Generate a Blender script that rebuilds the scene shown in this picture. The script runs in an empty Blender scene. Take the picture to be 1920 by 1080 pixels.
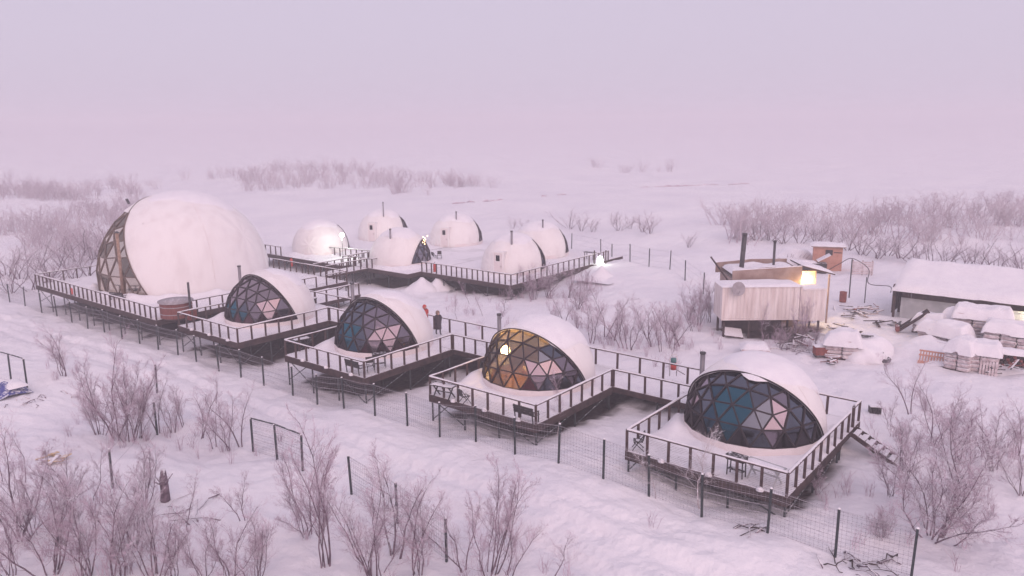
import bpy, bmesh, math, random
import numpy as np
from mathutils import Vector, Matrix

# ------------------------------------------------------------------ camera, sky, sun, exposure
S = bpy.context.scene
COL = S.collection
S.render.engine = 'CYCLES'
S.cycles.use_denoising = True
S.cycles.max_bounces = 4
S.cycles.diffuse_bounces = 2
S.cycles.glossy_bounces = 3
S.cycles.transmission_bounces = 4
S.cycles.transparent_max_bounces = 14
S.cycles.volume_bounces = 1
S.cycles.sample_clamp_indirect = 6.0
S.cycles.use_adaptive_sampling = True
S.cycles.adaptive_threshold = 0.02
S.view_settings.view_transform = 'Standard'
S.view_settings.look = 'None'
S.view_settings.gamma = 1.0
S.view_settings.exposure = 0.25
S.view_settings.use_curve_mapping = False

cam_d = bpy.data.cameras.new('camera')
cam = bpy.data.objects.new('camera', cam_d)
COL.objects.link(cam)
cr, cu, cf = Vector((0.78058, 0.62500, -0.00865)), Vector((-0.12316, 0.16736, 0.97817)), Vector((-0.61280, 0.76248, -0.20762))
cam.matrix_world = Matrix(((cr.x, cu.x, -cf.x, 0), (cr.y, cu.y, -cf.y, 0), (cr.z, cu.z, -cf.z, 15.05), (0, 0, 0, 1)))
cam_d.sensor_width = 36.0
cam_d.lens = 36.0 * 1457.86 / 1920.0
cam_d.clip_start = 0.1
cam_d.clip_end = 6000
S.camera = cam

SUN_EL, SUN_AZ = math.radians(24), math.radians(-38)      # azimuth measured from +x towards +y
world = bpy.data.worlds.new('World')
S.world = world
world.use_nodes = True
wn, wl = world.node_tree.nodes, world.node_tree.links
bg = wn['Background']
sky = wn.new('ShaderNodeTexSky')
sky.sky_type = 'NISHITA'
sky.sun_disc = False
sky.sun_elevation = SUN_EL
sky.sun_rotation = math.pi / 2 - SUN_AZ
sky.air_density = 1.0
sky.dust_density = 4.0
wm = wn.new('ShaderNodeMix')
wm.data_type = 'RGBA'
wm.inputs['Factor'].default_value = 0.93                  # thick cloud and frost smoke hide nearly all of the clear sky
wm.inputs['B'].default_value = (5.68, 4.98, 6.25, 1)
wl.new(sky.outputs['Color'], wm.inputs['A'])
wl.new(wm.outputs['Result'], bg.inputs['Color'])
bg.inputs['Strength'].default_value = 0.1

sun_d = bpy.data.lights.new('sun', 'SUN')
sun_d.energy = 1.5
sun_d.angle = math.radians(64)
sun_d.color = (1.0, 0.70, 0.66)
sun = bpy.data.objects.new('sun', sun_d)
COL.objects.link(sun)
sdir = Vector((math.cos(SUN_EL) * math.cos(SUN_AZ), math.cos(SUN_EL) * math.sin(SUN_AZ), math.sin(SUN_EL)))
sun.rotation_euler = sdir.to_track_quat('Z', 'Y').to_euler()
sun.location = (0, 0, 60)

RNG = random.Random(7)

# ------------------------------------------------------------------ materials
def newmat(name):
    m = bpy.data.materials.new(name)
    m.use_nodes = True
    return m, m.node_tree.nodes, m.node_tree.links, m.node_tree.nodes['Principled BSDF']

def noise_col(nt, nl, c1, c2, scale, detail=4, coord='Object', stretch=None, lo=0.35, hi=0.65):
    tc = nt.new('ShaderNodeTexCoord')
    tex = nt.new('ShaderNodeTexNoise')
    tex.inputs['Scale'].default_value = scale
    tex.inputs['Detail'].default_value = detail
    if stretch:
        mp = nt.new('ShaderNodeMapping')
        mp.inputs['Scale'].default_value = stretch
        nl.new(tc.outputs[coord], mp.inputs['Vector'])
        nl.new(mp.outputs['Vector'], tex.inputs['Vector'])
    else:
        nl.new(tc.outputs[coord], tex.inputs['Vector'])
    rp = nt.new('ShaderNodeValToRGB')
    rp.color_ramp.elements[0].position = lo
    rp.color_ramp.elements[1].position = hi
    rp.color_ramp.elements[0].color = (*c1, 1)
    rp.color_ramp.elements[1].color = (*c2, 1)
    nl.new(tex.outputs['Fac'], rp.inputs['Fac'])
    return rp.outputs['Color'], tex.outputs['Fac']

def mat(name, c1, c2=None, scale=3.0, rough=0.8, metal=0.0, bump=0.0, stretch=None, coord='Object', frost=0.0, bscale=None, lo=0.35, hi=0.65, spec=0.3):
    """noise-mottled surface; frost = how much settled snow lies on what faces up"""
    m, nt, nl, p = newmat(name)
    c2 = c2 or tuple(min(1, c * 1.25) for c in c1)
    col, fac = noise_col(nt, nl, c1, c2, scale, 5, coord, stretch, lo, hi)
    p.inputs['Roughness'].default_value = rough
    p.inputs['Metallic'].default_value = metal
    p.inputs['Specular IOR Level'].default_value = spec
    if frost > 0:
        ge = nt.new('ShaderNodeNewGeometry')
        sx = nt.new('ShaderNodeSeparateXYZ')
        nl.new(ge.outputs['Normal'], sx.inputs[0])
        nz = nt.new('ShaderNodeTexNoise')
        nz.inputs['Scale'].default_value = 6.0
        nl.new(ge.outputs['Position'], nz.inputs['Vector'])
        ad = nt.new('ShaderNodeMath'); ad.operation = 'MULTIPLY_ADD'
        nl.new(nz.outputs['Fac'], ad.inputs[0]); ad.inputs[1].default_value = 1.4
        nl.new(sx.outputs['Z'], ad.inputs[2])
        mr = nt.new('ShaderNodeMapRange')
        mr.inputs['From Min'].default_value = 1.75 - frost
        mr.inputs['From Max'].default_value = 2.05 - frost
        nl.new(ad.outputs[0], mr.inputs['Value'])
        mx = nt.new('ShaderNodeMix'); mx.data_type = 'RGBA'
        nl.new(mr.outputs['Result'], mx.inputs['Factor'])
        nl.new(col, mx.inputs['A'])
        mx.inputs['B'].default_value = (0.84, 0.83, 0.86, 1)
        col = mx.outputs['Result']
    nl.new(col, p.inputs['Base Color'])
    if bump:
        b = nt.new('ShaderNodeBump')
        b.inputs['Strength'].default_value = bump
        b.inputs['Distance'].default_value = 0.05
        if bscale:
            tx = nt.new('ShaderNodeTexNoise'); tx.inputs['Scale'].default_value = bscale; tx.inputs['Detail'].default_value = 6
            tc = nt.new('ShaderNodeTexCoord'); nl.new(tc.outputs[coord], tx.inputs['Vector'])
            fac = tx.outputs['Fac']
        nl.new(fac, b.inputs['Height'])
        nl.new(b.outputs['Normal'], p.inputs['Normal'])
    return m

def emis(name, col, strength):
    m, nt, nl, p = newmat(name)
    p.inputs['Base Color'].default_value = (*col, 1)
    p.inputs['Emission Color'].default_value = (*col, 1)
    p.inputs['Emission Strength'].default_value = strength
    return m

def glassmat(name, tint, refl, amount):
    """coated insulating glass: a tinted see-through sheet with a mirror-like film"""
    m, nt, nl, p = newmat(name)
    out = nt['Material Output']
    nt.remove(p)
    tr = nt.new('ShaderNodeBsdfTransparent'); tr.inputs['Color'].default_value = (*tint, 1)
    gl = nt.new('ShaderNodeBsdfGlossy'); gl.inputs['Color'].default_value = (*refl, 1); gl.inputs['Roughness'].default_value = 0.10
    lw = nt.new('ShaderNodeLayerWeight'); lw.inputs['Blend'].default_value = 0.35
    mr = nt.new('ShaderNodeMapRange')
    mr.inputs['To Min'].default_value = amount * 0.7
    mr.inputs['To Max'].default_value = min(1.0, amount * 1.7)
    nl.new(lw.outputs['Facing'], mr.inputs['Value'])
    tc = nt.new('ShaderNodeTexCoord')
    nz = nt.new('ShaderNodeTexNoise'); nz.inputs['Scale'].default_value = 1.7; nz.inputs['Detail'].default_value = 3
    nl.new(tc.outputs['Object'], nz.inputs['Vector'])
    bp = nt.new('ShaderNodeBump'); bp.inputs['Strength'].default_value = 0.12; bp.inputs['Distance'].default_value = 0.05
    nl.new(nz.outputs['Fac'], bp.inputs['Height']); nl.new(bp.outputs['Normal'], gl.inputs['Normal'])
    mx = nt.new('ShaderNodeMixShader')
    nl.new(mr.outputs['Result'], mx.inputs['Fac'])
    nl.new(tr.outputs[0], mx.inputs[1]); nl.new(gl.outputs[0], mx.inputs[2])
    nl.new(mx.outputs[0], out.inputs['Surface'])
    return m

M = {}
def snowmat():
    m, nt, nl, p = newmat('snow')
    col, fac = noise_col(nt, nl, (0.80, 0.785, 0.83), (0.88, 0.865, 0.89), 0.09, 5, 'Object')
    so = nt.new('ShaderNodeAttribute'); so.attribute_name = 'soil'
    sc2, _ = noise_col(nt, nl, (0.022, 0.014, 0.014), (0.065, 0.042, 0.04), 2.5, 6)
    mx = nt.new('ShaderNodeMix'); mx.data_type = 'RGBA'
    nl.new(so.outputs['Fac'], mx.inputs['Factor']); nl.new(col, mx.inputs['A']); nl.new(sc2, mx.inputs['B'])
    nl.new(mx.outputs['Result'], p.inputs['Base Color'])
    p.inputs['Roughness'].default_value = 0.75
    p.inputs['Specular IOR Level'].default_value = 0.25
    tc = nt.new('ShaderNodeTexCoord')
    last = None
    for sc, st, di in ((0.8, 0.55, 0.35), (3.5, 0.45, 0.12), (16.0, 0.3, 0.03)):
        t = nt.new('ShaderNodeTexNoise'); t.inputs['Scale'].default_value = sc; t.inputs['Detail'].default_value = 5
        nl.new(tc.outputs['Object'], t.inputs['Vector'])
        b = nt.new('ShaderNodeBump'); b.inputs['Strength'].default_value = st; b.inputs['Distance'].default_value = di
        nl.new(t.outputs['Fac'], b.inputs['Height'])
        if last: nl.new(last.outputs['Normal'], b.inputs['Normal'])
        last = b
    tr = nt.new('ShaderNodeAttribute'); tr.attribute_name = 'trodden'
    vo = nt.new('ShaderNodeTexVoronoi'); vo.inputs['Scale'].default_value = 2.6
    nl.new(tc.outputs['Object'], vo.inputs['Vector'])
    mu = nt.new('ShaderNodeMath'); mu.operation = 'MULTIPLY'
    nl.new(vo.outputs['Distance'], mu.inputs[0]); nl.new(tr.outputs['Fac'], mu.inputs[1])
    b = nt.new('ShaderNodeBump'); b.inputs['Strength'].default_value = 0.4; b.inputs['Distance'].default_value = 0.15
    nl.new(mu.outputs[0], b.inputs['Height']); nl.new(last.outputs['Normal'], b.inputs['Normal'])
    nl.new(b.outputs['Normal'], p.inputs['Normal'])
    return m
M['snow'] = snowmat()
M['cap'] = mat('settled_snow', (0.82, 0.80, 0.84), (0.88, 0.865, 0.89), 2.0, 0.75, bump=0.35, bscale=5.0)
M['cover'] = mat('dome_fabric', (0.785, 0.74, 0.73), (0.865, 0.835, 0.825), 0.7, 0.6, bump=0.3, bscale=2.6, lo=0.28, hi=0.52, stretch=(1.6, 1.6, .55))
M['lining'] = mat('inner_lining', (0.45, 0.40, 0.40), (0.55, 0.5, 0.5), 1.0, 0.8)
M['skirt'] = mat('skirt_panel', (0.74, 0.66, 0.65), (0.82, 0.75, 0.75), 1.2, 0.7, bump=0.1)
M['wood'] = mat('brown_timber', (0.042, 0.024, 0.025), (0.10, 0.062, 0.058), 4.0, 0.8, bump=0.3, frost=0.22)
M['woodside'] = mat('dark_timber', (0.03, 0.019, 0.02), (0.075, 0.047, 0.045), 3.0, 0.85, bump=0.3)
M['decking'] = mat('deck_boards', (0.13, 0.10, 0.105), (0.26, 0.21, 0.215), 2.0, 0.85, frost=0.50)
M['steel'] = mat('dark_green_steel', (0.022, 0.030, 0.034), (0.045, 0.055, 0.06), 8.0, 0.5, frost=0.1)
M['wire'] = mat('frosted_wire', (0.28, 0.26, 0.29), (0.55, 0.52, 0.56), 9.0, 0.7)
M['mesh'] = mat('thin_wire', (0.12, 0.12, 0.14), (0.3, 0.29, 0.32), 9.0, 0.7)
M['frame'] = mat('dark_dome_frame', (0.018, 0.012, 0.016), (0.032, 0.022, 0.026), 6.0, 0.6)
M['tanframe'] = mat('weathered_frame', (0.10, 0.07, 0.055), (0.18, 0.13, 0.105), 6.0, 0.7)
M['pipe'] = mat('galvanised_flue', (0.20, 0.19, 0.21), (0.32, 0.30, 0.32), 5.0, 0.45, 0.5, stretch=(1, 1, 0.2))
M['darkpipe'] = mat('sooty_flue', (0.045, 0.045, 0.05), (0.10, 0.095, 0.10), 5.0, 0.6, 0.3, frost=0.05)
M['rustpipe'] = mat('copper_brown_flue', (0.24, 0.15, 0.11), (0.40, 0.27, 0.20), 5.0, 0.55, 0.2)
M['bark'] = mat('birch_bark', (0.09, 0.058, 0.08), (0.26, 0.19, 0.23), 4.0, 0.9, frost=0.5)
M['twig'] = mat('frosted_twigs', (0.26, 0.165, 0.22), (0.66, 0.53, 0.61), 0.9, 0.9, frost=0.55)
M['fogrime'] = mat('fog_paled_frosty_twigs', (0.46, 0.37, 0.43), (0.70, 0.62, 0.67), 0.15, 0.9, frost=0.3)  # frosted, and paled further: the fog's fade is put into this colour
M['whitebark'] = mat('rimed_bark', (0.42, 0.35, 0.36), (0.66, 0.60, 0.62), 6.0, 0.9, frost=0.7)
M['floor'] = mat('laminate_floor', (0.22, 0.11, 0.075), (0.30, 0.16, 0.11), 2.5, 0.6, stretch=(1, 8, 1))
M['wallwood'] = mat('red_brown_panel', (0.17, 0.055, 0.05), (0.26, 0.09, 0.08), 3.0, 0.7)
M['linen'] = mat('bed_linen', (0.5, 0.42, 0.40), (0.62, 0.55, 0.52), 3.0, 0.9)
M['container'] = mat('white_sheet_metal', (0.66, 0.57, 0.54), (0.84, 0.77, 0.74), 1.1, 0.6, bump=0.1, stretch=(3, 3, 0.35))
M['tan'] = mat('tan_plywood', (0.27, 0.185, 0.155), (0.40, 0.30, 0.265), 1.5, 0.85, frost=0.1, bump=.2)
M['orange'] = mat('salmon_board', (0.52, 0.25, 0.18), (0.62, 0.33, 0.25), 2.0, 0.8, frost=0.15)
M['greyboard'] = mat('grey_cladding', (0.40, 0.41, 0.42), (0.52, 0.52, 0.53), 1.6, 0.8)
M['sack'] = mat('pink_white_sacking', (0.46, 0.36, 0.37), (0.76, 0.68, 0.69), 3.0, 0.85, bump=0.5, frost=0.55)
M['dark'] = mat('black_paint', (0.022, 0.02, 0.022), (0.05, 0.045, 0.045), 8.0, 0.6, frost=0.08)
M['rust'] = mat('rusty_red', (0.17, 0.045, 0.04), (0.28, 0.09, 0.075), 4.0, 0.75, frost=0.1)
M['red'] = mat('red_plastic', (0.50, 0.05, 0.04), (0.6, 0.08, 0.06), 3.0, 0.5)
M['teal'] = mat('teal_paint', (0.06, 0.16, 0.16), (0.09, 0.22, 0.21), 3.0, 0.5)
M['blue'] = mat('blue_tarp', (0.05, 0.06, 0.24), (0.09, 0.10, 0.33), 3.0, 0.6, frost=0.2)
M['tyre'] = mat('tyre_rubber', (0.02, 0.02, 0.024), (0.04, 0.04, 0.045), 5.0, 0.8, frost=0.2)
M['tubwood'] = mat('tub_staves', (0.16, 0.05, 0.045), (0.24, 0.085, 0.07), 4.0, 0.7, stretch=(6, 6, 0.4))
M['lid'] = mat('grey_lid', (0.30, 0.27, 0.29), (0.40, 0.37, 0.39), 3.0, 0.7, frost=0.05)
M['coat'] = mat('dark_coat', (0.045, 0.04, 0.05), (0.075, 0.06, 0.07), 6.0, 0.9)
M['trousers'] = mat('black_trousers', (0.02, 0.02, 0.026), (0.035, 0.03, 0.04), 6.0, 0.9)
M['fur'] = mat('brown_fur_hood', (0.16, 0.10, 0.08), (0.30, 0.21, 0.17), 12.0, 0.95)
M['skin'] = mat('skin', (0.52, 0.30, 0.24), (0.58, 0.35, 0.28), 4.0, 0.6)
M['redcoat'] = mat('red_jacket', (0.50, 0.06, 0.05), (0.62, 0.11, 0.09), 6.0, 0.9)
M['yellow'] = mat('yellow_planks', (0.55, 0.38, 0.18), (0.7, 0.5, 0.27), 5.0, 0.8, frost=0.2)
M['porchwall'] = mat('porch_boards', (0.62, 0.45, 0.26), (0.72, 0.55, 0.34), 2.0, 0.8)
M['bulb'] = emis('warm_bulb', (1.0, 0.84, 0.52), 160.0)
M['coldbulb'] = emis('cool_bulb', (0.88, 1.0, 0.84), 45.0)
M['smallbulb'] = emis('string_bulb', (1.0, 0.66, 0.35), 8.0)
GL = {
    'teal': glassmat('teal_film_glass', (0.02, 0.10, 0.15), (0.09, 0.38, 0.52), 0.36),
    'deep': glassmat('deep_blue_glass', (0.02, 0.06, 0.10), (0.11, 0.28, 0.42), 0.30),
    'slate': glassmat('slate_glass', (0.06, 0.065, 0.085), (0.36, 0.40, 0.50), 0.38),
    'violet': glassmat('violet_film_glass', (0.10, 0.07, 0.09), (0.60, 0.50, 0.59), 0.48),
    'pink': glassmat('rose_reflection_glass', (0.13, 0.09, 0.10), (0.68, 0.55, 0.60), 0.50),
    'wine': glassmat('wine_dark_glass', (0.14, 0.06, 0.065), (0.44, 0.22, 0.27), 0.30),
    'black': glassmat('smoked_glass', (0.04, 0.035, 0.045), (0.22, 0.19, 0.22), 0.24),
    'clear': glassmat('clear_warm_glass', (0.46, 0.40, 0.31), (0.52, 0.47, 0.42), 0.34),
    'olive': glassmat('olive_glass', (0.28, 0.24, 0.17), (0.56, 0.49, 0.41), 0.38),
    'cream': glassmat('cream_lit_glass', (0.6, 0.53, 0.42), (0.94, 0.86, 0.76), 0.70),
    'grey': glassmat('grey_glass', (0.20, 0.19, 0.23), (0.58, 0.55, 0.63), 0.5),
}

# ------------------------------------------------------------------ mesh helpers
class MB:
    def __init__(s): s.v = []; s.f = []
    def add(s, vs, fs):
        o = len(s.v); s.v += [tuple(v) for v in vs]; s.f += [tuple(i + o for i in f) for f in fs]; return s
    def box(s, x0, y0, z0, x1, y1, z1):
        return s.add([(x0, y0, z0), (x1, y0, z0), (x1, y1, z0), (x0, y1, z0), (x0, y0, z1), (x1, y0, z1), (x1, y1, z1), (x0, y1, z1)],
                     [(3, 2, 1, 0), (4, 5, 6, 7), (0, 1, 5, 4), (1, 2, 6, 5), (2, 3, 7, 6), (3, 0, 4, 7)])
    def bar(s, a, b, w, h, up=(0, 0, 1)):
        a, b = Vector(a), Vector(b); d = (b - a).normalized(); up = Vector(up)
        x = d.cross(up)
        if x.length < 1e-4: x = d.cross(Vector((1, 0, 0)))
        x.normalize(); y = x.cross(d).normalized(); x *= w / 2; y *= h / 2
        return s.add([a - x - y, a + x - y, a + x + y, a - x + y, b - x - y, b + x - y, b + x + y, b - x + y],
                     [(0, 1, 2, 3), (7, 6, 5, 4), (1, 0, 4, 5), (2, 1, 5, 6), (3, 2, 6, 7), (0, 3, 7, 4)])
    def tube(s, pts, rads, n=6, cap=True):
        pts = [Vector(p) for p in pts]; ring = []; vs = []; fs = []
        ref = Vector((0.31, 0.17, 0.93)).normalized()
        for i, p in enumerate(pts):
            d = (pts[min(i + 1, len(pts) - 1)] - pts[max(i - 1, 0)]).normalized()
            x = d.cross(ref)
            if x.length < 0.05: x = d.cross(Vector((1, 0, 0)))
            x.normalize(); y = d.cross(x)
            for k in range(n):
                a = 2 * math.pi * k / n
                vs.append(p + (x * math.cos(a) + y * math.sin(a)) * rads[i])
        for i in range(len(pts) - 1):
            for k in range(n):
                fs.append((i * n + k, i * n + (k + 1) % n, (i + 1) * n + (k + 1) % n, (i + 1) * n + k))
        if cap:
            fs.append(tuple(range(n))[::-1]); fs.append(tuple((len(pts) - 1) * n + k for k in range(n)))
        return s.add(vs, fs)
    def lathe(s, prof, n=24, c=(0, 0, 0), a0=0.0, a1=2 * math.pi, sx=1.0, sy=1.0):
        full = abs(a1 - a0 - 2 * math.pi) < 1e-6; m = n if full else n + 1; vs = []; fs = []
        for r, z in prof:
            for k in range(m):
                a = a0 + (a1 - a0) * k / n
                vs.append((c[0] + r * sx * math.cos(a), c[1] + r * sy * math.sin(a), c[2] + z))
        for i in range(len(prof) - 1):
            for k in range(n):
                k2 = (k + 1) % m
                fs.append((i * m + k, i * m + k2, (i + 1) * m + k2, (i + 1) * m + k))
        return s.add(vs, fs)
    def mesh(s, name, smooth=False):
        me = bpy.data.meshes.new(name); me.from_pydata(s.v, [], s.f); me.update()
        if smooth: me.polygons.foreach_set('use_smooth', [True] * len(me.polygons))
        return me
    def build(s, name, m, parent=None, smooth=False, loc=None, kind=None):
        return put(name, s.mesh(name, smooth), m, parent, loc, kind)

def put(name, me, m, parent=None, loc=None, kind=None, rot=None):
    o = bpy.data.objects.new(name, me); COL.objects.link(o)
    mm = M[m] if isinstance(m, str) else m
    if mm is not None and not me.materials: me.materials.append(mm)
    elif mm is not None and me.materials[0] != mm:
        o.material_slots[0].link = 'OBJECT'; o.material_slots[0].material = mm
    if parent: o.parent = parent
    if loc: o.location = loc
    if rot: o.rotation_euler = rot
    if kind: o['kind'] = kind
    return o

def thing(name, label, cat, loc=(0, 0, 0), rz=0.0, group=None):
    o = bpy.data.objects.new(name, None); COL.objects.link(o)
    o.empty_display_size = 0.3; o.location = loc; o.rotation_euler = (0, 0, rz)
    o['label'] = label; o['category'] = cat
    if group: o['group'] = group
    return o

def tag(o, label, cat, group=None):
    o['label'] = label; o['category'] = cat
    if group: o['group'] = group
    return o

def rounded(me, off=0.03, seg=2):
    bm = bmesh.new(); bm.from_mesh(me)
    bmesh.ops.bevel(bm, geom=list(bm.edges), offset=off, segments=seg, affect='EDGES', profile=0.6)
    bm.to_mesh(me); bm.free(); return me

def vnoise(x, y, seed=0):
    """smooth value noise, numpy arrays"""
    x = np.asarray(x, float); y = np.asarray(y, float)
    xi = np.floor(x).astype(np.int64); yi = np.floor(y).astype(np.int64); xf = x - xi; yf = y - yi
    def h(a, b):
        n = (a * 374761393 + b * 668265263 + seed * 1274126177) & 0x7fffffff
        n = ((n ^ (n >> 13)) * 1274126177) & 0x7fffffff
        return ((n ^ (n >> 16)) & 0xffff) / 65535.0
    u = xf * xf * (3 - 2 * xf); v = yf * yf * (3 - 2 * yf)
    return (h(xi, yi) * (1 - u) + h(xi + 1, yi) * u) * (1 - v) + (h(xi, yi + 1) * (1 - u) + h(xi + 1, yi + 1) * u) * v

# ------------------------------------------------------------------ ground
#GROUND-BEGIN
CTRL = np.array([
 (-5,28.3,-1.0),(-10,28.3,-.85),(-17.5,28.3,-.8),(-20,28.3,-.75),(-25,28.3,-1.05),(-30,28.3,-1.3),(-33,28.3,-1.5),(-40,28.4,-1.95),(-44,28.4,-1.9),(-53,28,-2.0),(-64,28,-2.1),(-75,28,-2.2),(-85,28.5,-2.3),
 (-17,30,-1.1),(-12.9,31,-1.5),(-9.7,30,-1.05),(-30,30,-1.7),(-26,31,-1.7),(-22.5,30,-1.2),(-43,30,-2.3),(-40,31,-2.3),(-48,33,-2.2),(-20,33,-1.15),(-34,34,-1.8),(-13,35,-1.5),(-39,35,-2.2),(-52,35,-2.2),(-70,36,-2.3),(-26,36,-1.6),
 (-10,42,-1.0),(-20,42,-.75),(-30,42,-.75),(-40,42,-.8),(-50,43,-1.0),(-58,50,-1.4),(-45,50,-1.0),(-45,56.9,-1.4),(-55,55,-1.6),(-61,56,-1.9),(-36,50,-.8),(-25,50,-.9),(-22,57,-1.0),(-15,55,-.8),(-10,50,-.8),
 (-36,72,0),(-41,71,0),(-52,66,-1.2),(-52,75,-.8),(-62,68,-1.2),(-78,62,-1.5),(-90,60,-1.8),(-30,64,-.4),(-20,68,-.4),(-12,75,0),(-5,70,-.3),
 (-5,35,-1.2),(-8,38,-1.1),(0,45,-1.0),(-3,30,-1.2),(3,35,-1.2),
 (-36,15,-1.6),(-31,20.5,-1.9),(-20,20.4,-2.1),(-27.7,21.8,-2.1),(-37,22,-2.4),(-49,23.6,-2.3),(-56,18,-1.5),(-16,21,-1.9),(-10,23,-1.5),(-25,10,-1.9),(-45,10,-1.5),(-10,15,-1.9),(-70,22,-2.2),(-90,15,-2.2),
 (-100,110,0),(-150,60,-1.5),(-20,140,1),(-90,90,-.5),(-40,100,0.3),(-200,200,1),(-120,40,-2),(30,80,0),(-60,120,.4)], float)
def ground_base(x, y):
    x = np.asarray(x, float); y = np.asarray(y, float)
    num = np.zeros_like(x); den = np.zeros_like(x)
    for a, b, c in CTRL:
        w = 1.0 / ((x - a) ** 2 + (y - b) ** 2 + 3.0) ** 2
        num += w * c; den += w
    return num / den
#GROUND-END
def ground_z(x, y):
    z = ground_base(x, y)
    near = 1.0 / (1.0 + np.exp((np.hypot(x + 35, y - 40) - 150) / 20))
    amp = 0.10 + 0.5 * (1 - near)
    z = z + amp * (vnoise(x * 0.16, y * 0.16, 3) - 0.5) * 2 + 0.12 * (vnoise(x * 0.55, y * 0.55, 5) - 0.5) * 2 * near + 0.075 * (np.abs(vnoise(x * 0.9, y * 1.7, 6) - 0.5) * 4 - 1) * near + 0.035 * (vnoise(x * 3.1, y * 3.1, 8) - 0.5) * near
    # trodden, driven lane between the two fences: two shallow ruts with churned edges
    lane = 24.6 + 0.6 * np.sin(x * 0.09) - 0.045 * np.clip(x + 18, 0, 30) ** 1.1
    for off in (-0.9, 0.9):
        d = y - lane - off - 0.35 * (vnoise(x * 0.3, x * 0 + off, 9) - 0.5)
        z = z - 0.16 * np.exp(-(d / 0.34) ** 2) + 0.05 * np.exp(-((d - .6) / 0.25) ** 2) * (x < 8) * (0.4 + 0.8 * vnoise(x * 0.8, y * 0.8, 11)) * near
    for (ax, ay), (bx_, by) in TRAILS:      # single-file footpaths trodden into the snow
        t = np.clip(((x - ax) * (bx_ - ax) + (y - ay) * (by - ay)) / ((bx_ - ax) ** 2 + (by - ay) ** 2), 0, 1)
        d = np.hypot(x - ax - t * (bx_ - ax), y - ay - t * (by - ay)) + .5 * (vnoise(x * .6, y * .6, 31) - .5)
        z = z - 0.16 * np.exp(-(d / 0.42) ** 2) * (.35 + .9 * vnoise(x * 1.9, y * 1.9, 33))
    return z
TRAILS = [((-8, 40), (-16, 52)), ((-16, 52), (-17, 63)), ((-17, 63), (-12, 66)), ((-17, 58), (-9, 58)), ((-31, 24), (-12, 26.5)), ((-45, 26.5), (-31, 24)), ((-9, 41), (-2, 33)), ((-40, 42), (-44, 54)), ((-36, 48), (-24, 51)), ((-60, 24), (-20, 21.5)), ((-24, 14), (-8, 21))]
def gz(x, y): return float(ground_z(np.array([x]), np.array([y]))[0])

def axis_coords(lo, hi, step, far_lo, far_hi):
    a = list(np.arange(lo, hi + 1e-6, step)); s = step
    x = hi; up = []
    while x < far_hi: s *= 1.13; x += s; up.append(x)
    s = step; x = lo; dn = []
    while x > far_lo: s *= 1.13; x -= s; dn.append(x)
    return np.array(dn[::-1] + a + up)
BARE = [(-56.6, -48.2, 30.0, 40.2), (-43.3, -35.0, 30.2, 40.2), (-30.2, -22.3, 30.8, 40.2), (-17.3, -9.6, 31.0, 40.0), (-60, -9.8, 37.8, 40.4), (-82.6, -59.6, 29.7, 47), (-57, -45.4, 56.2, 74), (-66, -57, 54.2, 74), (-24.5, -17.5, 55.5, 61)]
def build_ground():
    xs = axis_coords(-88, 6, 0.24, -1500, 1000); ys = np.concatenate([axis_coords(9, 44, 0.22, -900, 44), axis_coords(44.36, 80, 0.36, 44.2, 1500)]); ys = np.unique(ys)
    X, Y = np.meshgrid(xs, ys); Z = ground_z(X, Y)
    ny, nx = X.shape
    vs = np.stack([X, Y, Z], -1).reshape(-1, 3)
    idx = np.arange(ny * nx).reshape(ny, nx)
    fs = np.stack([idx[:-1, :-1], idx[:-1, 1:], idx[1:, 1:], idx[1:, :-1]], -1).reshape(-1, 4)
    me = bpy.data.meshes.new('ground')
    me.vertices.add(len(vs)); me.vertices.foreach_set('co', vs.ravel())
    me.loops.add(fs.size); me.loops.foreach_set('vertex_index', fs.ravel().astype(np.int32))
    me.polygons.add(len(fs)); me.polygons.foreach_set('loop_start', np.arange(0, fs.size, 4, dtype=np.int32))
    me.polygons.foreach_set('use_smooth', np.ones(len(fs), bool))
    me.update(); me.validate()
    # the strips of earth that the decks have kept free of snow
    soil = np.zeros(X.shape)
    wob = (vnoise(X * .7, Y * .7, 41) - .5) * 1.3 + (vnoise(X * 2.1, Y * 2.1, 42) - .5) * .7
    for a, b, c, d in BARE:
        e = np.minimum(np.minimum(X - a, b - X), np.minimum(Y - c, d - Y)) + wob
        soil = np.maximum(soil, np.clip(e / .6, 0, 1))
    lane = np.exp(-((Y - 24.6 - .6 * np.sin(X * .09)) / 2.3) ** 2) * (X < 8) * (X > -90)
    for (ax, ay), (bx_, by) in TRAILS:
        t = np.clip(((X - ax) * (bx_ - ax) + (Y - ay) * (by - ay)) / ((bx_ - ax) ** 2 + (by - ay) ** 2), 0, 1)
        lane = np.maximum(lane, np.exp(-(np.hypot(X - ax - t * (bx_ - ax), Y - ay - t * (by - ay)) / .9) ** 2))
    lane = np.maximum(lane, .8 * np.exp(-(((X + 14) / 9) ** 2 + ((Y - 58) / 7) ** 2)))
    la = me.attributes.new('trodden', 'FLOAT', 'POINT'); la.data.foreach_set('value', lane.ravel())
    at = me.attributes.new('soil', 'FLOAT', 'POINT'); at.data.foreach_set('value', soil.ravel())
    put('ground', me, 'snow', kind='structure')
build_ground()

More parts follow.
